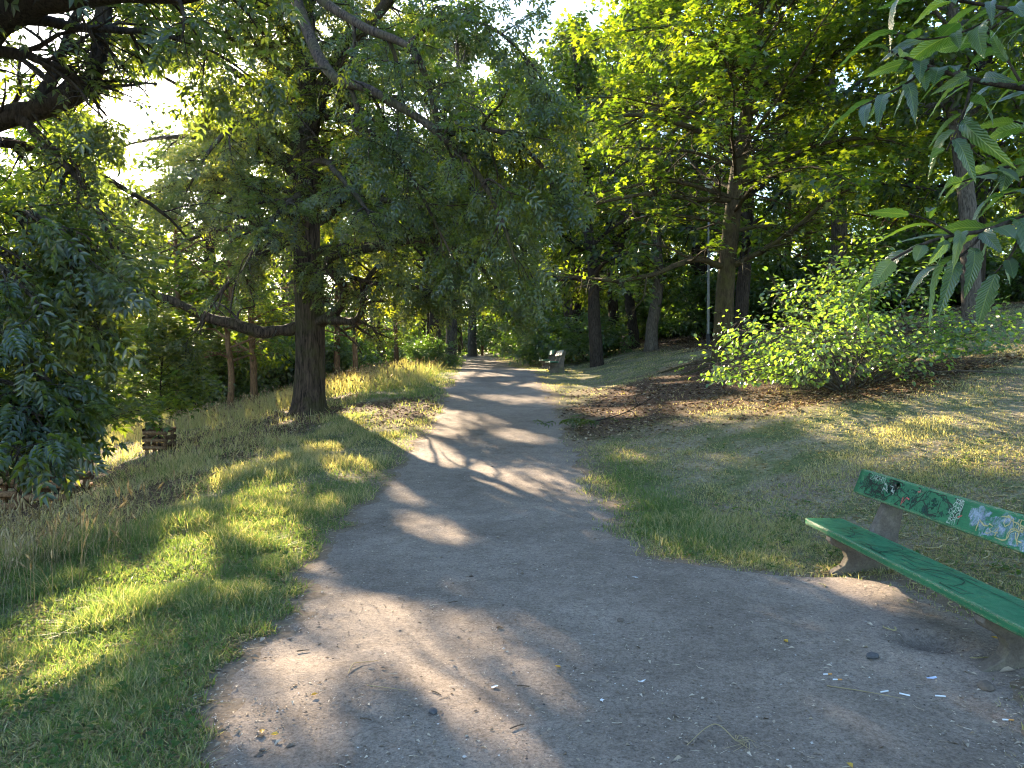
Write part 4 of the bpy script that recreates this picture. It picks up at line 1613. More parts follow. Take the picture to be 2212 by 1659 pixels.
# graffiti, drawn as thin paint on the face of the backrest; u runs along the board from its far end, v up the board, metres
GLY = {'Z': [[(0, 1), (1, 1), (0, 0), (1, 0)]], 'A': [[(0, 0), (.5, 1), (1, 0)], [(.2, .4), (.8, .4)]], 'K': [[(0, 0), (0, 1)], [(1, 1), (0, .45), (1, 0)]],
       'H': [[(0, 0), (0, 1)], [(1, 0), (1, 1)], [(0, .5), (1, .5)]], 'Y': [[(0, 1), (.5, .5), (1, 1)], [(.5, .5), (.5, 0)]], 'L': [[(0, 1), (0, 0), (.9, 0)]],
       'V': [[(0, 1), (.5, 0), (1, 1)]], 'O': [[(.5, 1), (.05, .75), (.05, .25), (.5, 0), (.95, .25), (.95, .75), (.5, 1)]], 'E': [[(1, 1), (0, 1), (0, 0), (1, 0)], [(0, .5), (.8, .5)]],
       'T': [[(0, 1), (1, 1)], [(.5, 1), (.5, 0)]], 'R': [[(0, 0), (0, 1), (.8, .9), (.8, .6), (0, .5), (1, 0)]], 'S': [[(1, .9), (.3, 1), (0, .75), (.9, .35), (.7, 0), (0, .1)]],
       'I': [[(.5, 0), (.5, 1)]], 'N': [[(0, 0), (0, 1), (1, 0), (1, 1)]], '3': [[(0, 1), (.9, .9), (.4, .55), (1, .3), (.5, 0), (0, .1)]], '4': [[(.8, 0), (.8, 1), (0, .4), (1, .4)]]}
rgf = np.random.default_rng(3)


def strokes(word, u, v, w, h, gap=.25, jitter=.12):
    out = []
    for i, ch in enumerate(word):
        for ln in GLY[ch]:
            out.append([(u + i * w * (1 + gap) + (a + rgf.normal(0, jitter * .5)) * w, v + (b + rgf.normal(0, jitter * .5)) * h) for a, b in ln])
    return out


def scribble(n, u0, u1, v0, v1, ln=.05, turn=.9, k=7):
    out = []
    for _ in range(n):
        a, b = rgf.uniform(u0, u1), rgf.uniform(v0, v1)
        th = rgf.uniform(0, 6.28)
        p = [(a, b)]
        for _ in range(k):
            th += rgf.normal(0, turn)
            a = min(max(a + math.cos(th) * ln / 3, u0), u1)
            b = min(max(b + math.sin(th) * ln / 3, v0), v1)
            p.append((a, b))
        out.append(p)
    return out


def paint_lines(name, lines, width, mat, parent, face_x, off, wide_j=.4):
    """ribbons lying on the front face of a board; board local: y along, x up the board (towards -x is up), z out of the face"""
    V, Q, n = [], [], 0
    for ln in lines:
        p = np.array(ln, float)
        d = np.gradient(p, axis=0)
        d = norm(d)
        nn = np.stack([-d[:, 1], d[:, 0]], -1)
        w = width * (1 + rgf.uniform(-wide_j, wide_j, (len(p), 1))) / 2
        for k, q in enumerate((p - nn * w, p + nn * w)):
            V.append(np.stack([face_x(q[:, 1]), BL / 2 - q[:, 0], np.full(len(q), off)], -1))
        m = len(p)
        i = np.arange(m - 1)
        Q.append(np.stack([n + i, n + i + 1, n + m + i + 1, n + m + i], -1))
        n += 2 * m
    me = mesh_np(name, np.concatenate(V), [np.concatenate(Q)])
    return link(name, me, mat, parent, None, kind='stuff')


def paint_blobs(name, blobs, mat, parent, off):
    V, T, n = [], [], 0
    for u, v, ru, rv in blobs:
        k = 26
        th = np.linspace(0, 6.28, k, endpoint=False)
        r = 1 + .35 * (vnoise(np.cos(th) * 2 + u * 30, np.sin(th) * 2 + v * 30, .7, 3) - .5) * 2
        p = np.stack([np.clip(v + np.sin(th) * rv * r, -.105, .105), BL / 2 - (u + np.cos(th) * ru * r), np.full(k, off)], -1)
        V += [np.array([[v, BL / 2 - u, off]]), p]
        T.append(np.stack([np.full(k, n), n + 1 + np.arange(k), n + 1 + (np.arange(k) + 1) % k], -1))
        n += k + 1
    me = mesh_np(name, np.concatenate(V), [np.concatenate(T)])
    return link(name, me, mat, parent, None, kind='stuff')


# after the board is turned, local +x points down-forward or up depending on the sign of the turn: checked by the board's own matrix
bpy.context.view_layer.update()
mw = NBACK.matrix_world.to_3x3()
ux = (mw @ Vector((1, 0, 0))).z
fz = (mw @ Vector((0, 0, 1))).x
SGN_V = 1 if ux > 0 else -1
OFF = (.0225 + .0012) * (-1 if fz > 0 else 1)
fx = lambda v: np.clip(v, -.108, .108) * SGN_V


def spray_material(name, col, alpha_lo=.42, alpha_hi=.58, scale=14.):
    nt = NT(name)
    n1 = nt.noise(scale, 5, .7, nt.coord('Object'), .5)
    sh = nt.n('ShaderNodeBsdfPrincipled', inp={'Base Color': col, 'Roughness': .6})
    tr = nt.n('ShaderNodeBsdfTransparent')
    mx = nt.n('ShaderNodeMixShader', inp={0: nt.ramp(n1, [(alpha_lo, 0.), (alpha_hi, .82)]), 1: tr.outputs[0], 2: sh.outputs[0]})
    return nt.surface(mx.outputs[0])


M_GWHITE = plain('white_marker', (.42, .50, .43), .6)
M_GDARK = plain('black_marker', (.012, .022, .018), .5)
M_GYEL = plain('yellow_marker', (.42, .38, .17), .6)
M_GRED = plain('red_marker', (.50, .10, .09), .6)
M_GBLUE = spray_material('pale_blue_spray', (.36, .44, .56), .40, .66)
M_GTEAL = spray_material('dark_teal_smear', (.006, .055, .05), .50, .60, 20.)
M_GROSE = spray_material('pinkish_smear', (.42, .30, .22), .55, .62, 22.)
E_ = lambda k: OFF * (1 + .02 * k)
paint_blobs('graffiti_smear', [(.35, -.02, .28, .07), (.72, 0, .22, .08), (1.0, .0, .20, .09), (1.25, -.01, .15, .09), (.6, .03, .12, .06)], M_GTEAL, NBACK, E_(1))
paint_blobs('graffiti_blotch', [(1.66, .02, .07, .075), (1.80, -.03, .10, .07), (1.96, .0, .13, .10), (1.73, .05, .05, .04), (2.15, -.02, .12, .09)], M_GBLUE, NBACK, E_(2))
paint_blobs('graffiti_chip', [(.62, .06, .06, .03), (.52, .07, .03, .02), (.98, .07, .04, .015)], M_GROSE, NBACK, E_(3))
paint_lines('graffiti_tag', strokes('VOKTH', .10, -.05, .06, .12, .15) + scribble(26, .08, .85, -.09, .09, .10, .5, 6), .010, M_GDARK, NBACK, fx, E_(4))
paint_lines('graffiti_tag', strokes('ZAKHYL', .20, .045, .040, .05, .18) + scribble(7, .45, .62, -.03, .04, .05, .8), .0055, M_GWHITE, NBACK, fx, E_(5))
paint_lines('graffiti_tag', strokes('VR', 1.40, .055, .035, .04) + strokes('ZKA', 1.385, .005, .030, .04) + strokes('SO', 1.40, -.045, .045, .045) + strokes('TNI', 1.38, -.095, .03, .04) + scribble(10, 1.37, 1.49, -.09, .09, .05, 1.0), .0045, M_GWHITE, NBACK, fx, E_(5))
paint_lines('graffiti_tag', strokes('OVE', 1.92, .01, .055, .07) + strokes('34', 1.80, -.07, .045, .06) + strokes('LI', 2.08, -.06, .05, .09) + scribble(5, 1.7, 2.1, -.08, .08, .12, .6), .008, M_GYEL, NBACK, fx, E_(6))
paint_lines('graffiti_mark', [[(.79, -.06), (.82, -.01), (.86, -.02)], [(.93, .06), (.96, .06)], [(1.48, -.03), (1.52, -.01)]] + strokes('I', .75, -.08, .05, .06), .010, M_GRED, NBACK, fx, E_(6))
paint_lines('graffiti_tag', scribble(14, .9, 1.5, -.09, .09, .12, .45, 6), .009, M_GDARK, NBACK, fx, E_(3))
seat_o = [c for c in NB.children if c.name.startswith('seat')][0]
lines = scribble(10, .35, .75, -.12, .10, .14, .6) + scribble(16, .75, 2.2, -.13, .12, .22, .35, 7)
paint_lines('graffiti_tag', lines, .007, M_GDARK, seat_o, lambda v: np.clip(v, -.155, .155), .0275 + .0012)
paint_lines('crack', [[(1.75 + .12 * i, .07 + .004 * math.sin(i * 2)) for i in range(10)]], .006, M_GDARK, seat_o, lambda v: v, .0275 + .0016)

# ------------------------------------------------------------------ timber tree guards
RAIL = MB()
tubes(RAIL, np.array([[[-.5, 0, 0], [-.25, 0, .004], [0, 0, 0], [.25, 0, -.004], [.5, 0, 0]]]), np.array([[.048, .05, .048, .047, .048]]), 9)
RAIL_ME = RAIL.build('rail', True)
RAIL_ME.materials.append(M_WOODRAIL)
_c = np.array([[-.5 - .0005, .048 * math.cos(a), .048 * math.sin(a)] for a in np.linspace(0, 6.28, 9, endpoint=False)])
POST = MB()
tubes(POST, np.array([[[0, 0, -.35], [0, 0, 0], [0, 0, .3], [0, 0, .56]]]), np.array([[.045, .045, .043, .042]]), 9)
POST_ME = POST.build('post', True)
POST_ME.materials.append(M_WOODRAIL)


def tree_guard(x, y, w, rz, label, zoff=0.):
    root = empty('tree_guard', at(x, y), label, 'tree guard', 'timber guards round young trees', rz)
    root.scale = (1, 1, 1.0 if w < .6 else 1.2)
    h = w / 2
    for sx in (-1, 1):
        for sy in (-1, 1):
            link('post', POST_ME, None, root, (sx * h * .92, sy * h * .92, 0))
    for k, zr in enumerate((.12, .30, .49)):
        for sy in (-1, 1):
            o = link('rail', RAIL_ME, None, root, (0, sy * h * 1.08, zr + .01 * sy))
            o.scale = (w * 1.2, 1, 1)
            o2 = link('rail', RAIL_ME, None, root, (sy * h * 1.08, 0, zr + .055))
            o2.rotation_euler = (0, 0, math.pi / 2)
            o2.scale = (w * 1.2, 1, 1)
    return root


tree_guard(px(343, 18.2), 18.2, .48, .06, 'small square timber rail guard round the young maple on the slope')
tree_guard(px(22, 13.3), 13.3, .74, .05, 'left hand one of the two timber guards at the left edge')
tree_guard(px(118, 13.1), 13.1, .74, .10, 'right hand one of the two timber guards, under drooping ash leaves')

# ------------------------------------------------------------------ lamp post on the right bank
M_POLE = plain('galvanised_pole', (.17, .175, .17), .6)
M_BLACK = plain('black_base', (.02, .02, .02), .6)
lx, ly = px(1529, 28), 28.0
lamp = empty('lamp_post', at(lx, ly), 'slim grey lamp post with a black foot left of the maple trunk', 'lamp post')
mbp = MB()
tubes(mbp, np.array([[[0, 0, .4], [0, 0, 1.5], [0, 0, 3.8], [0, 0, 6.0]]]), np.array([[.05, .048, .044, .04]]), 12)
link('pole', mbp.build('pole', True), M_POLE, lamp)
mbp = MB()
tubes(mbp, np.array([[[0, 0, -.3], [0, 0, .42], [0, 0, .47]]]), np.array([[.085, .083, .062]]), 12)
link('foot', mbp.build('foot', True), M_BLACK, lamp)
mbp = MB()
tubes(mbp, np.array([[[0, 0, 5.98], [0, 0, 6.04], [0, 0, 6.18], [0, 0, 6.32], [0, 0, 6.40]]]), np.array([[.06, .14, .19, .15, .05]]), 14)
head = link('lantern', mbp.build('lantern', True), plain('lamp_globe', (.7, .7, .66), .35), lamp)
mbp = MB()
tubes(mbp, np.array([[[0, 0, 6.30], [0, 0, 6.38], [0, 0, 6.46]]]), np.array([[.20, .17, .03]]), 14)
link('cap', mbp.build('cap', True), M_BLACK, head)


# ------------------------------------------------------------------ sweet chestnut: its trunk stands outside the frame on the right
def chestnut_leaf_mesh(seed, cup):
    rng = np.random.default_rng(seed)
    n = 13
    V, uv = [], []
    for i in range(n + 1):
        t = i / n
        w = .158 * (math.sin(math.pi * min(1, t * .97 + .03) ** .80) ** .85)
        z = -.30 * t * t * cup + .04 * math.sin(t * 5)
        saw = 1 + (.17 if i % 2 else -.06)
        V += [(-w * saw, t - .025 * (i % 2), z + .20 * w), (-w * .5, t, z + .13 * w), (0, t, z - .03 * w), (w * .5, t, z + .13 * w), (w * saw, t - .025 * (i % 2), z + .20 * w)]
        uv += [(-w / .128, t), (-.5 * w / .128, t), (0, t), (.5 * w / .128, t), (w / .128, t)]
    Q = []
    for i in range(n):
        for j in range(4):
            a = i * 5 + j
            Q.append((a, a + 1, a + 6, a + 5))
    return mesh_np('chestnut_leaf', np.array(V), [np.array(Q)], {'rnd': np.full(len(Q), rng.uniform(.1, .95))}, uv=np.array(uv), smooth=True)


def chestnut_material():
    nt = NT('chestnut_leaf')
    uvn = nt.n('ShaderNodeTexCoord').outputs['UV']
    sep = nt.n('ShaderNodeSeparateXYZ', inp={0: uvn})
    ax = nt.math('ABSOLUTE', sep.outputs[0])
    ph = nt.math('MULTIPLY', nt.math('SUBTRACT', sep.outputs[1], nt.math('MULTIPLY', ax, .16)), 100.0)
    vein = nt.math('SINE', ph)
    rib = nt.ramp(ax, [(.02, 1.), (.09, 0.)])
    vline = nt.ramp(vein, [(.90, 0.), (.99, 1.)])
    lines = nt.math('MAXIMUM', rib, nt.math('MULTIPLY', vline, .55))
    r = nt.math('ADD', nt.math('MULTIPLY', nt.attr('rnd'), .6), nt.math('MULTIPLY', nt.n('ShaderNodeObjectInfo').outputs['Random'], .4))
    col = nt.ramp(r, [(.1, (.016, .048, .018)), (.5, (.028, .070, .022)), (.9, (.055, .105, .024))])
    col = nt.mix(nt.math('MULTIPLY', lines, .5), col, (.13, .20, .06))
    nrm = nt.bump(nt.math('SUBTRACT', nt.math('MULTIPLY', vein, .5), lines), .5, .004)
    dif = nt.n('ShaderNodeBsdfDiffuse', inp={'Color': col, 'Normal': nrm})
    tr = nt.n('ShaderNodeBsdfTranslucent', inp={'Color': nt.mix(1., col, (3.6, 3.2, .8), 'MULTIPLY')})
    m1 = nt.n('ShaderNodeMixShader', inp={0: .48, 1: dif.outputs[0], 2: tr.outputs[0]})
    gl = nt.n('ShaderNodeBsdfGlossy', inp={'Color': (1., 1., 1.), 'Roughness': .33, 'Normal': nrm})
    lw = nt.n('ShaderNodeLayerWeight', inp={'Blend': .3, 'Normal': nrm})
    m2 = nt.n('ShaderNodeMixShader', inp={0: nt.math('ADD', nt.math('MULTIPLY', lw.outputs['Facing'], .17), .035), 1: m1.outputs[0], 2: gl.outputs[0]})
    return nt.surface(m2.outputs[0])


def build_chestnut():
    from mathutils import Matrix
    rng = np.random.default_rng(51)
    bx, by = 5.4, 1.2
    zb = float(terrain(bx, by))
    org = np.array([bx, by, zb])
    root = empty('chestnut_tree', org, 'sweet chestnut whose big saw edged leaves hang into the upper right corner', 'tree')
    tr = resample(np.array([[bx, by, zb - .2, .30], [bx, by, zb + 1, .28], [bx + .1, by, zb + 3, .25], [bx, by - .1, zb + 6, .18], [bx, by, zb + 10, .06]]), 26)
    mb = MB()
    trunk_loft(mb, tr[:, :3], tr[:, 3], rng, 20)
    mats = chestnut_material()
    specs = [
        [(3400, 300, 2.6, .05), (2900, 250, 2.9, .035), (2500, 230, 2.9, .022), (2330, 205, 2.8, .016), (2212, 190, 2.7, .012), (2100, 172, 2.6, .009), (2010, 145, 2.5, .007), (1920, 110, 2.45, .004)],
        [(3400, 300, 2.6, .05), (2900, 380, 2.8, .03), (2500, 425, 2.6, .018), (2330, 445, 2.5, .013), (2212, 470, 2.4, .010), (2130, 498, 2.3, .008), (2060, 508, 2.25, .006), (1985, 530, 2.2, .005), (1930, 560, 2.2, .004), (1890, 585, 2.2, .003)],
        [(2500, 230, 2.9, .016), (2330, 320, 2.85, .011), (2212, 350, 2.75, .008), (2140, 372, 2.65, .006), (2080, 392, 2.6, .003)],
        [(2900, 250, 2.9, .02), (2500, 80, 2.75, .013), (2300, 45, 2.6, .010), (2180, 20, 2.5, .007), (2060, 0, 2.45, .005), (1960, -12, 2.4, .003)],
        [(2010, 145, 2.5, .005), (1950, 185, 2.45, .004), (1900, 210, 2.42, .003), (1850, 235, 2.4, .002)],
        [(2100, 172, 2.6, .006), (2080, 250, 2.55, .004), (2045, 325, 2.5, .003)],
        [(2130, 498, 2.3, .005), (2085, 545, 2.28, .004), (2040, 575, 2.25, .003)],
        [(2060, 508, 2.25, .004), (2010, 478, 2.2, .003), (1965, 462, 2.2, .002)],
        [(2180, 20, 2.5, .005), (2090, 65, 2.45, .004), (2000, 85, 2.4, .003), (1940, 70, 2.4, .002)],
        [(2330, 320, 2.85, .007), (2250, 280, 2.8, .005), (2190, 262, 2.75, .003)],
        [(2330, 445, 2.5, .007), (2240, 410, 2.45, .005), (2170, 420, 2.4, .003)],
        [(2212, 190, 2.7, .006), (2160, 110, 2.75, .004), (2110, 90, 2.75, .003)],
        [(2212, 470, 2.4, .005), (2190, 540, 2.4, .004), (2150, 590, 2.4, .002)],
    ]
    limbs = [limb_pts(s, 20) for s in specs]
    limbs = [(p, np.interp(np.linspace(0, 1, 20), np.linspace(0, 1, len(s)), [q[3] for q in s])) for (p, r), s in zip(limbs, specs)]
    start = np.array([np.interp(zb + 2.6 - zb, tr[:, 2] - zb, tr[:, k]) for k in range(3)])
    for i in (0, 1):
        limbs[i][0][0] = start + np.array([-.1, .1, .3 * i])
    var = []
    for k in range(6):
        m = chestnut_leaf_mesh(60 + k, .5 + .35 * k)
        m.materials.append(mats)
        var.append(m)
    # upper crown out of the picture
    auto = auto_limbs(rng, tr[:, :3], tr[:, 3], 22, 3.4, 9.5, 4.0, style='broad')
    tw = MB()
    pos, f, u, sz, _ = foliage(rng, auto, 'broad', (8, 1.3), (5, .5), 6, (.18, .26), tw, show_twigs=False)
    dx, dy, dep = project(pos)
    out = ~((dep > .2) & (dx > -300) & (dx < 2500) & (dy > -260))
    out &= carve(rng, pos, True, False)
    me = leaf_mesh('chestnut_crown', rng, PR_QUAD, pos[out], f[out], u[out], sz[out], org)
    tree_parts(root, org, mb, [], None, me, M_BARK_GREY, M_MAPLE)
    n = 0
    for li, (p, r) in enumerate(limbs):
        m3 = MB()
        tubes(m3, p[None], np.maximum(r, .0022)[None], 6)
        lo = link('limb', m3.build('limb', True, org), M_BARK_DARK, root)
        seg = np.linalg.norm(np.diff(p, axis=0), axis=1)
        cum = np.concatenate([[0], np.cumsum(seg)])
        t = cum[-1] - .01
        step = .044
        side = 1
        first = li < 4
        stop = cum[-1] - (.95 if first else cum[-1] * .85)
        k = 0
        while t > max(stop, .02) and n < 290:
            q = np.array([np.interp(t, cum, p[:, a]) for a in range(3)])
            q2 = np.array([np.interp(t - .02, cum, p[:, a]) for a in range(3)])
            tg = norm((q - q2)[None])[0]
            s = norm(np.cross(tg, [0, 0, 1])[None])[0]
            a = (.25 if k == 0 else rng.uniform(.55, 1.1)) * side
            fv = tg * math.cos(a) + s * math.sin(a) + np.array([0, 0, -rng.uniform(-.15, .32)]) + rng.normal(0, .12, 3)
            fv = fv / np.linalg.norm(fv)
            uv_ = np.array([0, 0, 1.]) + rng.normal(0, .38, 3)
            uv_ = uv_ - fv * (uv_ @ fv)
            uv_ /= np.linalg.norm(uv_)
            sv = np.cross(fv, uv_)
            L = rng.uniform(.11, .175)
            mm = Matrix(np.column_stack([sv * L * rng.uniform(.8, 1.2), fv * L, uv_ * L * rng.uniform(.3, 1.9)]).tolist()).to_4x4()
            mm.translation = Vector(q + fv * .012 - org)
            o = bpy.data.objects.new('leaf', var[n % 6])
            COL.objects.link(o)
            o.parent = root
            o.matrix_local = mm
            n += 1
            k += 1
            side = -side
            t -= step * rng.uniform(.7, 1.4)
    print('chestnut leaves', n)


build_chestnut()

# ------------------------------------------------------------------ litter on the path and lawn
rl = np.random.default_rng(91)


def stuff_obj(name, mb_or_me, mat, label, rnd=None):
    me = mb_or_me.build(name) if isinstance(mb_or_me, MB) else mb_or_me
    if 'rnd' not in me.attributes:
        a = me.attributes.new('rnd', 'FLOAT', 'FACE')
        v = rl.random(len(me.polygons)) if rnd is None else rnd
        a.data.foreach_set('value', np.asarray(v, np.float32))
    return link(name, me, mat, kind='stuff', label=label)


def path_points(n, d0, d1, edge_bias=0.):
    x, y = grass_points(n, d0, d1, rl, (-.75, .80))
    el, er = edge_left(y), edge_right(y)
    m = np.minimum(x - el, er - x)
    pr = np.where(m > -.05, .20 + .80 * np.exp(-np.abs(m) / .25) * (edge_bias > 0), 0)
    pr = np.where((m > -.35) & (m <= -.05) & (edge_bias > 0), .7, pr)
    pr = pr * (.25 + 1.2 * fbm(x, y, .7, 95))
    k = rl.random(n) < pr
    return x[k], y[k]


def flakes(name, x, y, size, mat, label, lift=.25, asp=.24, z0=None):
    n = len(x)
    z = (path_z(x, y) if z0 is None else z0) + .004
    f = norm(np.stack([rl.normal(0, 1, n), rl.normal(0, 1, n), rl.uniform(-.02, lift, n)], -1))
    u = norm(np.array([[0, 0, 1.]]) + rl.normal(0, .25, (n, 3)))
    u = norm(u - f * (u * f).sum(1, keepdims=True))
    V, T = PR_QUAD
    V = V * np.array([asp / .3, 1, 1.2]) - np.array([0, .5, -.02])
    me = leaf_mesh(name, rl, (V, T), np.stack([x, y, z], -1), f, u, size)
    me.attributes['rnd'].data.foreach_set('value', np.repeat(rl.random(n), len(T)).astype(np.float32))
    return stuff_obj(name, me, mat, label)


x, y = path_points(36000, 2.7, 14, 1.)
flakes('leaf_litter', x, y, rl.gamma(1.8, .0065, len(x)) + .005, M_PLITTER, 'small dry leaf scraps strewn over the dirt path')
x, y = path_points(5200, 2.7, 9, 1.)
k = len(x)
a = rl.uniform(0, 6.28, k)
L = rl.gamma(2.2, .011, k) + .008
t = np.linspace(-.5, .5, 3)
bnd = rl.normal(0, .18, k)
pts = np.stack([x[:, None] + (np.cos(a) * L)[:, None] * t - (np.sin(a) * L * bnd)[:, None] * (t * t * 4), y[:, None] + (np.sin(a) * L)[:, None] * t + (np.cos(a) * L * bnd)[:, None] * (t * t * 4),
                np.broadcast_to((path_z(x, y) + .004)[:, None], (k, 3))], -1)
mbt = MB()
tubes(mbt, pts, np.broadcast_to(rl.uniform(.0009, .0022, (k, 1)), (k, 3)), 3)
stuff_obj('twig_litter', mbt, M_PLITTER, 'tiny broken twigs and stems strewn over the dirt path')
x, y = path_points(40000, 2.7, 16)
k = len(x)
OCT = np.array([(1, 0, 0), (0, 1, 0), (-1, 0, 0), (0, -1, 0), (0, 0, .7), (0, 0, -.7)], float)
OF = np.array([(0, 1, 4), (1, 2, 4), (2, 3, 4), (3, 0, 4)])
sz = rl.gamma(1.6, .0013, k) + .0014 + .00022 * y
an = rl.uniform(0, 6.28, k)
c, s_ = np.cos(an), np.sin(an)
O = OCT[None] * (1 + rl.uniform(-.35, .35, (k, 6, 1))) * sz[:, None, None]
V = np.stack([O[..., 0] * c[:, None] - O[..., 1] * s_[:, None] + x[:, None], O[..., 0] * s_[:, None] + O[..., 1] * c[:, None] + y[:, None], O[..., 2] + path_z(x, y)[:, None] + sz[:, None] * .2], -1)


def grit_material():
    nt = NT('path_grit')
    return nt.principled(nt.ramp(nt.attr('rnd'), [(.1, (.07, .062, .058)), (.5, (.22, .19, .165)), (.85, (.34, .31, .28)), (.97, (.6, .58, .55))]), .85, None, .2)


me = mesh_np('path_grit', V.reshape(-1, 3), [(OF[None] + (np.arange(k) * 6)[:, None, None]).reshape(-1, 3)], {'rnd': np.repeat(rl.random(k), 4)})
stuff_obj('path_grit', me, grit_material(), 'fine grit and gravel lying on the dirt path')

# brown leaf litter on the bare ground below the maple and shrub
x, y = grass_points(60000, 8, 40, rl, (-.4, .75))
k = rl.random(len(x)) < bare_zone(x, y) * .8
k &= ~((x > edge_left(y)) & (x < edge_right(y)))
x, y = x[k], y[k]
flakes('bank_litter', x, y, rl.uniform(.025, .06, len(x)) * (1 + y / 30), M_LITTER, 'brown fallen leaves covering the bare bank below the maple', .35, .5, terrain(x, y) + .006)
# dry thatch on the lawn
x, y = grass_points(190000, 3.0, 16, rl, (-.8, .86))
k = ((x > edge_right(y)) | (x < edge_left(y))) & (rl.random(len(x)) < .5 * fbm(x, y, .8, 97))
x, y = x[k], y[k]
flakes('lawn_thatch', x, y, rl.uniform(.03, .07, len(x)), M_STRAW, 'short dry cut grass lying on the lawn and the verge', .3, .05 + 0 * .1, terrain(x, y) + .014)

# pale chestnut catkins fallen behind and around the bench
k = 330
cx, cyy = rl.uniform(2.4, 7.2, 1600), rl.uniform(3.6, 9.5, 1600)
w = np.exp(-((cx - 4.6) / 1.4) ** 2 - ((cyy - 6.3) / 1.6) ** 2)
q = rl.random(1600) < w * .62
cx, cyy = cx[q], cyy[q]
k = len(cx)
a = rl.uniform(0, 6.28, k)
cur = rl.normal(0, 3.2, k)
Lc = rl.uniform(.10, .19, k)
n = 9
pts = np.zeros((k, n, 3))
pp = np.stack([cx, cyy], -1)
for i in range(n):
    pts[:, i, :2] = pp
    pts[:, i, 2] = np.where(cx < edge_right(cyy), path_z(pp[:, 0], pp[:, 1]) + .006, terrain(pp[:, 0], pp[:, 1]) + .03)
    pp = pp + np.stack([np.cos(a), np.sin(a)], -1) * (Lc / n)[:, None]
    a = a + cur / n + rl.normal(0, .25, k)
mbt = MB()
tubes(mbt, pts, np.broadcast_to(np.linspace(.0042, .0026, n)[None] * (1 + .5 * (np.arange(n) % 2))[None], (k, n)), 5)
M_CAT = leaf_material('catkin', (.24, .21, .10), (.36, .31, .15), (.46, .40, .22), (1., 1., .9), .1, .04, .6)
stuff_obj('catkin_litter', mbt, M_CAT, 'pale worm like catkins fallen on the grass around the bench')


# ------------------------------------------------------------------ single things lying on the path
def lying(name, me, mat, dx, dy, rz, label, cat, group=None, dz=.0):
    g = ground_hit(dx, dy)
    o = link(name, me, mat, None, (g[0], g[1], float(path_z(g[0], g[1])) + dz))
    o.rotation_euler = (0, 0, rz)
    o['label'], o['category'] = label, cat
    if group:
        o['group'] = group
    return o


def stone_me(seed, r):
    rng = np.random.default_rng(seed)
    import bmesh
    bm = bmesh.new()
    bmesh.ops.create_icosphere(bm, subdivisions=2, radius=r)
    for v in bm.verts:
        v.co *= 1 + .28 * (rng.random() - .5)
        v.co.x *= 1.35
        v.co.z *= .7
    me = bpy.data.meshes.new('stone')
    bm.to_mesh(me)
    bm.free()
    return me


M_STONE = plain('dark_stone', (.075, .078, .085), .8, .4)
M_STONE2 = plain('brown_stone', (.13, .105, .085), .85, .4)
lying('stone', stone_me(1, .030), M_STONE, 1885, 1426, .3, 'dark grey stone lying on the dirt in front of the bench middle', 'stone', dz=.01)
lying('stone', stone_me(2, .040), M_STONE2, 2130, 1492, 1., 'brown stone lying against the near support of the bench', 'stone', dz=.012)
lying('stone', stone_me(3, .022), M_STONE, 935, 1544, 2., 'small black stone lying in the sunlit streak of the path', 'stone', dz=.008)
lying('stone', stone_me(4, .022), M_STONE2, 1340, 1345, 1.2, 'small brown stone on the shaded middle of the path', 'stone', dz=.008)

M_PAPER = plain('white_paper', (.72, .74, .76), .7, .08)
M_FILTER = plain('cork_filter', (.62, .30, .09), .7, .15)
M_YLEAF = leaf_material('yellow_leaf', (.55, .33, .04), (.62, .40, .05), (.68, .48, .08), (1.2, 1.1, .6), .4, .06, .5)


def butt(dx, dy, rz, label, group, cork):
    root = empty('cigarette_butt', (0, 0, 0), label, 'cigarette butt', group)
    g = ground_hit(dx, dy)
    root.location = (g[0], g[1], float(path_z(g[0], g[1])) + .004)
    root.rotation_euler = (0, 0, rz)
    a = MB()
    tubes(a, np.array([[[-.018, 0, 0], [-.006, 0, .0004], [.008, 0, 0]]]), np.full((1, 3), .0042), 8)
    link('paper', a.build('paper', True), M_PAPER, root)
    a = MB()
    tubes(a, np.array([[[.008, 0, 0], [.02, 0, 0], [.033, 0, 0]]]), np.full((1, 3), .0043), 8)
    link('filter', a.build('filter', True), M_FILTER if cork else M_PAPER, root)


for dx, dy, rz in ((1908, 1500, .3), (1951, 1504, -.6), (2028, 1510, -.2)):
    butt(dx, dy, rz, 'white cigarette butt in the row of three in front of the bench', 'row of white butts in front of the bench', False)
butt(1785, 1462, .1, 'cork tipped butt, left one of the pair below the dark stone', 'pair of cork tipped butts', True)
butt(1806, 1473, 0., 'cork tipped butt, right one of the pair below the dark stone', 'pair of cork tipped butts', True)
butt(2174, 1562, -.1, 'orange tipped cigarette butt near the bottom right corner', None, True)


def scrap_me(seed, a, b):
    rng = np.random.default_rng(seed)
    k = 9
    th = np.linspace(0, 6.28, k, endpoint=False)
    r = rng.uniform(.6, 1.1, k)
    V = np.concatenate([[[0, 0, .004]], np.stack([np.cos(th) * r * a, np.sin(th) * r * b, rng.uniform(.001, .012, k)], -1)])
    T = np.array([(0, 1 + i, 1 + (i + 1) % k) for i in range(k)])
    V2 = V - np.array([0, 0, .0012])
    rim = [(1 + i, 1 + (i + 1) % k, 11 + (i + 1) % k, 11 + i) for i in range(k)]
    return mesh_np('scrap', np.concatenate([V, V2]), [np.concatenate([T, T[:, ::-1] + 10]), np.array(rim)])


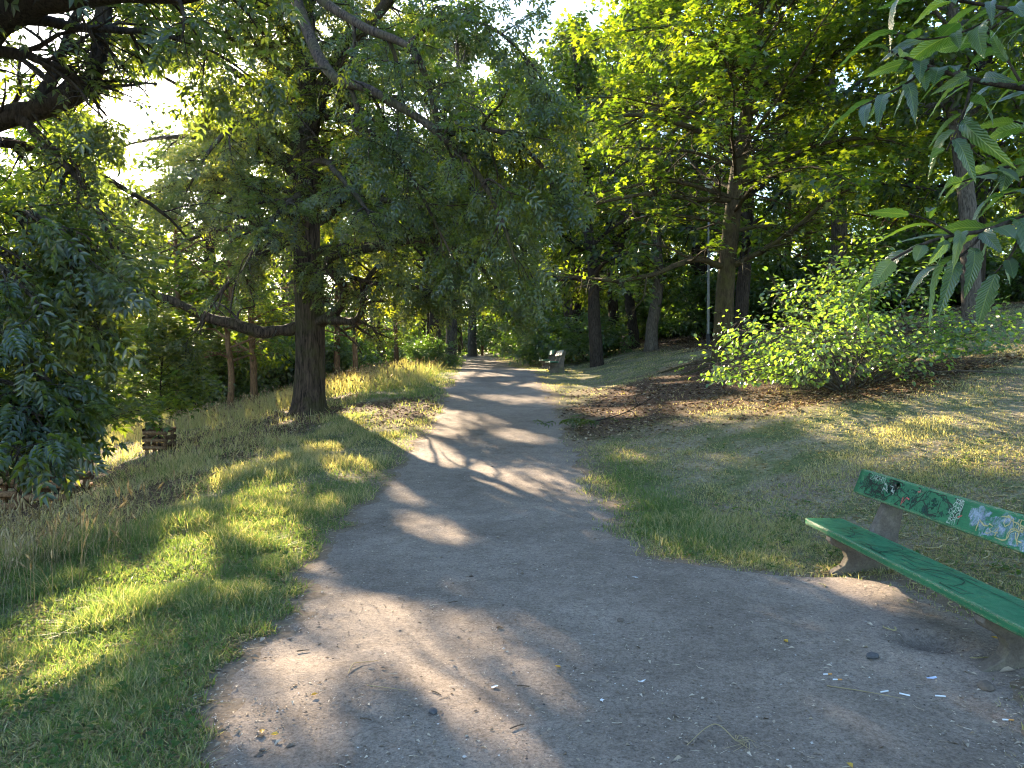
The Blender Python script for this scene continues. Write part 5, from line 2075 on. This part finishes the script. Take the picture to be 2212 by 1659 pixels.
M_PBLUE = plain('bluish_wrapper', (.50, .58, .78), .5, .1)
lying('paper_scrap', scrap_me(1, .040, .011), M_PBLUE, 2012, 1470, .1, 'pale blue curled wrapper strip near the bench support', 'litter', dz=.002)
lying('paper_scrap', scrap_me(2, .026, .020), M_PAPER, 1069, 1490, .5, 'torn white paper scrap beside the sunlit streak of the path', 'litter', dz=.002)
lying('paper_scrap', scrap_me(3, .036, .010), M_PAPER, 1372, 1251, -.3, 'white paper strip by the corner of the green lawn edge', 'litter', dz=.002)
lying('paper_scrap', scrap_me(4, .016, .013), M_PAPER, 1300, 1522, .9, 'small square white scrap in the shaded lower middle path', 'litter', dz=.002)
lying('paper_scrap', scrap_me(5, .030, .012), M_PAPER, 1385, 1478, .4, 'white plastic sliver on the path right of the small square scrap', 'litter', dz=.002)


def yleaf_me(seed):
    rng = np.random.default_rng(seed)
    V, T = PR_BROAD
    V = (V - np.array([0, .5, 0])) * .042
    V[:, 2] = np.abs(V[:, 0]) * rng.uniform(.5, 1.1) + .003 + V[:, 1] ** 2 * 8
    return mesh_np('yellow_leaf', V, [T], {'rnd': np.full(len(T), rng.random())})


for i, (dx, dy, rz, lab) in enumerate(((566, 1590, .3, 'folded yellow leaf, left one of the pair at lower left of the path'), (593, 1594, 1.6, 'folded yellow leaf, right one of the pair at lower left of the path'),
                                      (679, 1508, 2.2, 'round yellow leaf on the shaded left part of the path'), (1205, 1447, .9, 'orange leaf lying on the path just right of the sunlit streak'),
                                      (1697, 1392, .5, 'yellow leaf on the dirt between lawn edge and bench'), (1835, 1662, .2, 'yellow leaf at the bottom edge right of the dry stalk'), (2148, 1388, .5, 'orange leaf lying by the hole below the bench'))):
    lying('fallen_leaf', yleaf_me(i), M_YLEAF, dx, dy, rz, lab, 'leaf', dz=.003)


def stalk_me(pts, r, sides=5):
    p = resample(np.array([[*q, rr] for q, rr in zip(pts, np.linspace(r, r * .6, len(pts)))]), 14)
    m = MB()
    tubes(m, p[None, :, :3], p[None, :, 3], sides)
    me = m.build('stalk', True)
    a_ = me.attributes.new('rnd', 'FLOAT', 'FACE')
    a_.data.foreach_set('value', np.full(len(me.polygons), .7, np.float32))
    return me


M_STICK = bark_material('stick_bark', (.08, .058, .042), (.22, .165, .12), None, zs=1.)
for i, (dx, dy, rz, L, lab) in enumerate(((979, 1304, .5, .085, 'dark stick lying in the upper right of the sunlit patch'), (943, 1503, -.7, .09, 'split brown stick lying along the sunlit streak'), (1130, 1488, -.15, .085, 'pale straight stick right of the torn white paper'),
                                         (1117, 1575, .6, .10, 'flat dark chip of bark at the lower end of the sunlit streak'), (655, 1410, .3, .09, 'dark twig at the left side of the sunlit patch'), (790, 1560, -.2, .07, 'thin dark twig on the shaded lower left of the path'))):
    L *= .85
    lying('stick', stalk_me([(-L / 2, 0, .005), (0, .002, .006), (L / 2, -.002, .005)], .0042), M_STICK, dx, dy, rz, lab, 'stick')
lying('straw_stalk', stalk_me([(-.10, -.10, .006), (-.07, 0, .02), (0, .03, .012), (.07, .05, .006)], .0030), M_STRAW, 790, 1442, .2, 'bent straw stalk with a sharp kink on the shaded path', 'straw')
lying('straw_stalk', stalk_me([(-.12, .02, .008), (-.03, 0, .010), (.12, -.02, .006)], .0028), M_STRAW, 836, 1493, -.1, 'straight straw stalk below the kinked one', 'straw')
lying('straw_stalk', stalk_me([(-.18, .07, .006), (0, .0, .012), (.18, -.06, .006)], .0030), M_STRAW, 1870, 1504, -.1, 'long pale stem lying left of the row of white butts', 'straw')
dry = empty('dry_grass_plant', (0, 0, 0), 'uprooted dry grass plant with bent stalk at the lower right of the path', 'dry plant')
g = ground_hit(1590, 1612)
dry.location = (g[0], g[1], float(path_z(g[0], g[1])) + .004)
link('stalk', stalk_me([(0, 0, .01), (-.06, .07, .05), (-.12, .07, .04), (-.24, -.03, .005)], .003), M_STRAW, dry)
for i in range(11):
    a = rl.uniform(-1.6, 1.6)
    b = a + rl.normal(0, .6)
    l = rl.uniform(.05, .10)
    link('root_fibre', stalk_me([(0, 0, .01), (math.cos(a) * l * .6, math.sin(a) * l * .6, .022), (math.cos(b) * l, math.sin(b) * l, .004)], .0016, 4), M_STRAW, dry)

# fallen ash twig with wilting leaves at the lawn edge
g = ground_hit(1330, 915)
fb = empty('fallen_branch', (g[0], g[1], float(terrain(g[0], g[1]))), 'fallen bare twig with wilted green leaves lying on the lawn edge', 'branch')
for pts, r in (([(-.55, -.1, .05), (-.2, .0, .10), (.2, .05, .22), (.75, .05, .52)], .014), ([(.15, .04, .2), (.3, -.1, .25), (.42, -.2, .12)], .008), ([(.45, .05, .36), (.42, .15, .5), (.35, .2, .62)], .007)):
    link('twig', stalk_me(pts, r), M_BARK_DARK, fb)
k = 46
pos = np.stack([np.concatenate([rl.normal(-.75, .28, k // 2), rl.normal(.85, .22, k - k // 2)]), rl.normal(-.05, .2, k), rl.uniform(.02, .12, k)], -1)
f = norm(np.stack([rl.normal(0, 1, k), rl.normal(0, 1, k), rl.normal(0, .15, k)], -1))
u = norm(np.array([[0, 0, 1.]]) + rl.normal(0, .4, (k, 3)))
u = norm(u - f * (u * f).sum(1, keepdims=True))
link('leaves', leaf_mesh('wilted_leaves', rl, PR_ASH, pos, f, u, rl.uniform(.2, .3, k)), M_ASH, fb, kind='stuff')

# low broad leaved weeds in the verge and at the lawn edge
x, y = grass_points(5200, 3.0, 22, rl, (-.8, .7))
el, er = edge_left(y), edge_right(y)
out_ = np.maximum(el - x, x - er)
k = (out_ > .02) & (rl.random(len(x)) < .32 * np.exp(-out_ / 1.6) + .05) & (bare_zone(x, y) < .5)
x, y = x[k], y[k]
m = 7
n = len(x)
cx, cyy = np.repeat(x, m), np.repeat(y, m)
a = rl.uniform(0, 6.28, n * m)
h = np.repeat(rl.uniform(.02, .10, n), m) * rl.uniform(.5, 1.2, n * m)
pos = np.stack([cx + .02 * np.cos(a), cyy + .02 * np.sin(a), terrain(cx, cyy) + h], -1)
f = norm(np.stack([np.cos(a), np.sin(a), rl.uniform(.0, .8, n * m)], -1))
u = norm(np.array([[0, 0, 1.]]) + rl.normal(0, .25, (n * m, 3)))
u = norm(u - f * (u * f).sum(1, keepdims=True))
me = leaf_mesh('verge_weeds', rl, PR_BROAD, pos, f, u, np.repeat(rl.uniform(.018, .05, n), m) * rl.uniform(.7, 1.2, n * m))
M_WEED = leaf_material('weed_leaf', (.04, .085, .026), (.06, .115, .034), (.09, .15, .04), (3., 2.6, .7), .42, .02, .6)
link('verge_weeds', me, M_WEED, kind='stuff', label='low broad leaved weeds scattered through the grass along the path')


# ------------------------------------------------------------------ light summer haze in the air under the trees
def build_haze(density):
    x0, x1, y0, y1, z0, z1 = -75, 75, -40, 130, -7.5, 34
    V = np.array([(x, y, z) for x in (x0, x1) for y in (y0, y1) for z in (z0, z1)], float)
    Q = np.array([(0, 1, 3, 2), (4, 6, 7, 5), (0, 4, 5, 1), (2, 3, 7, 6), (0, 2, 6, 4), (1, 5, 7, 3)])
    me = mesh_np('haze', V, [Q])
    nt = NT('haze_air')
    v = nt.n('ShaderNodeVolumePrincipled', inp={'Color': (.86, .92, 1.), 'Density': density, "Anisotropy": .75})
    nt.t.links.new(v.outputs[0], nt.out.inputs['Volume'])
    link('haze', me, nt.m, kind='stuff', label='thin sunlit haze in the air under the trees')


build_haze(.00008)
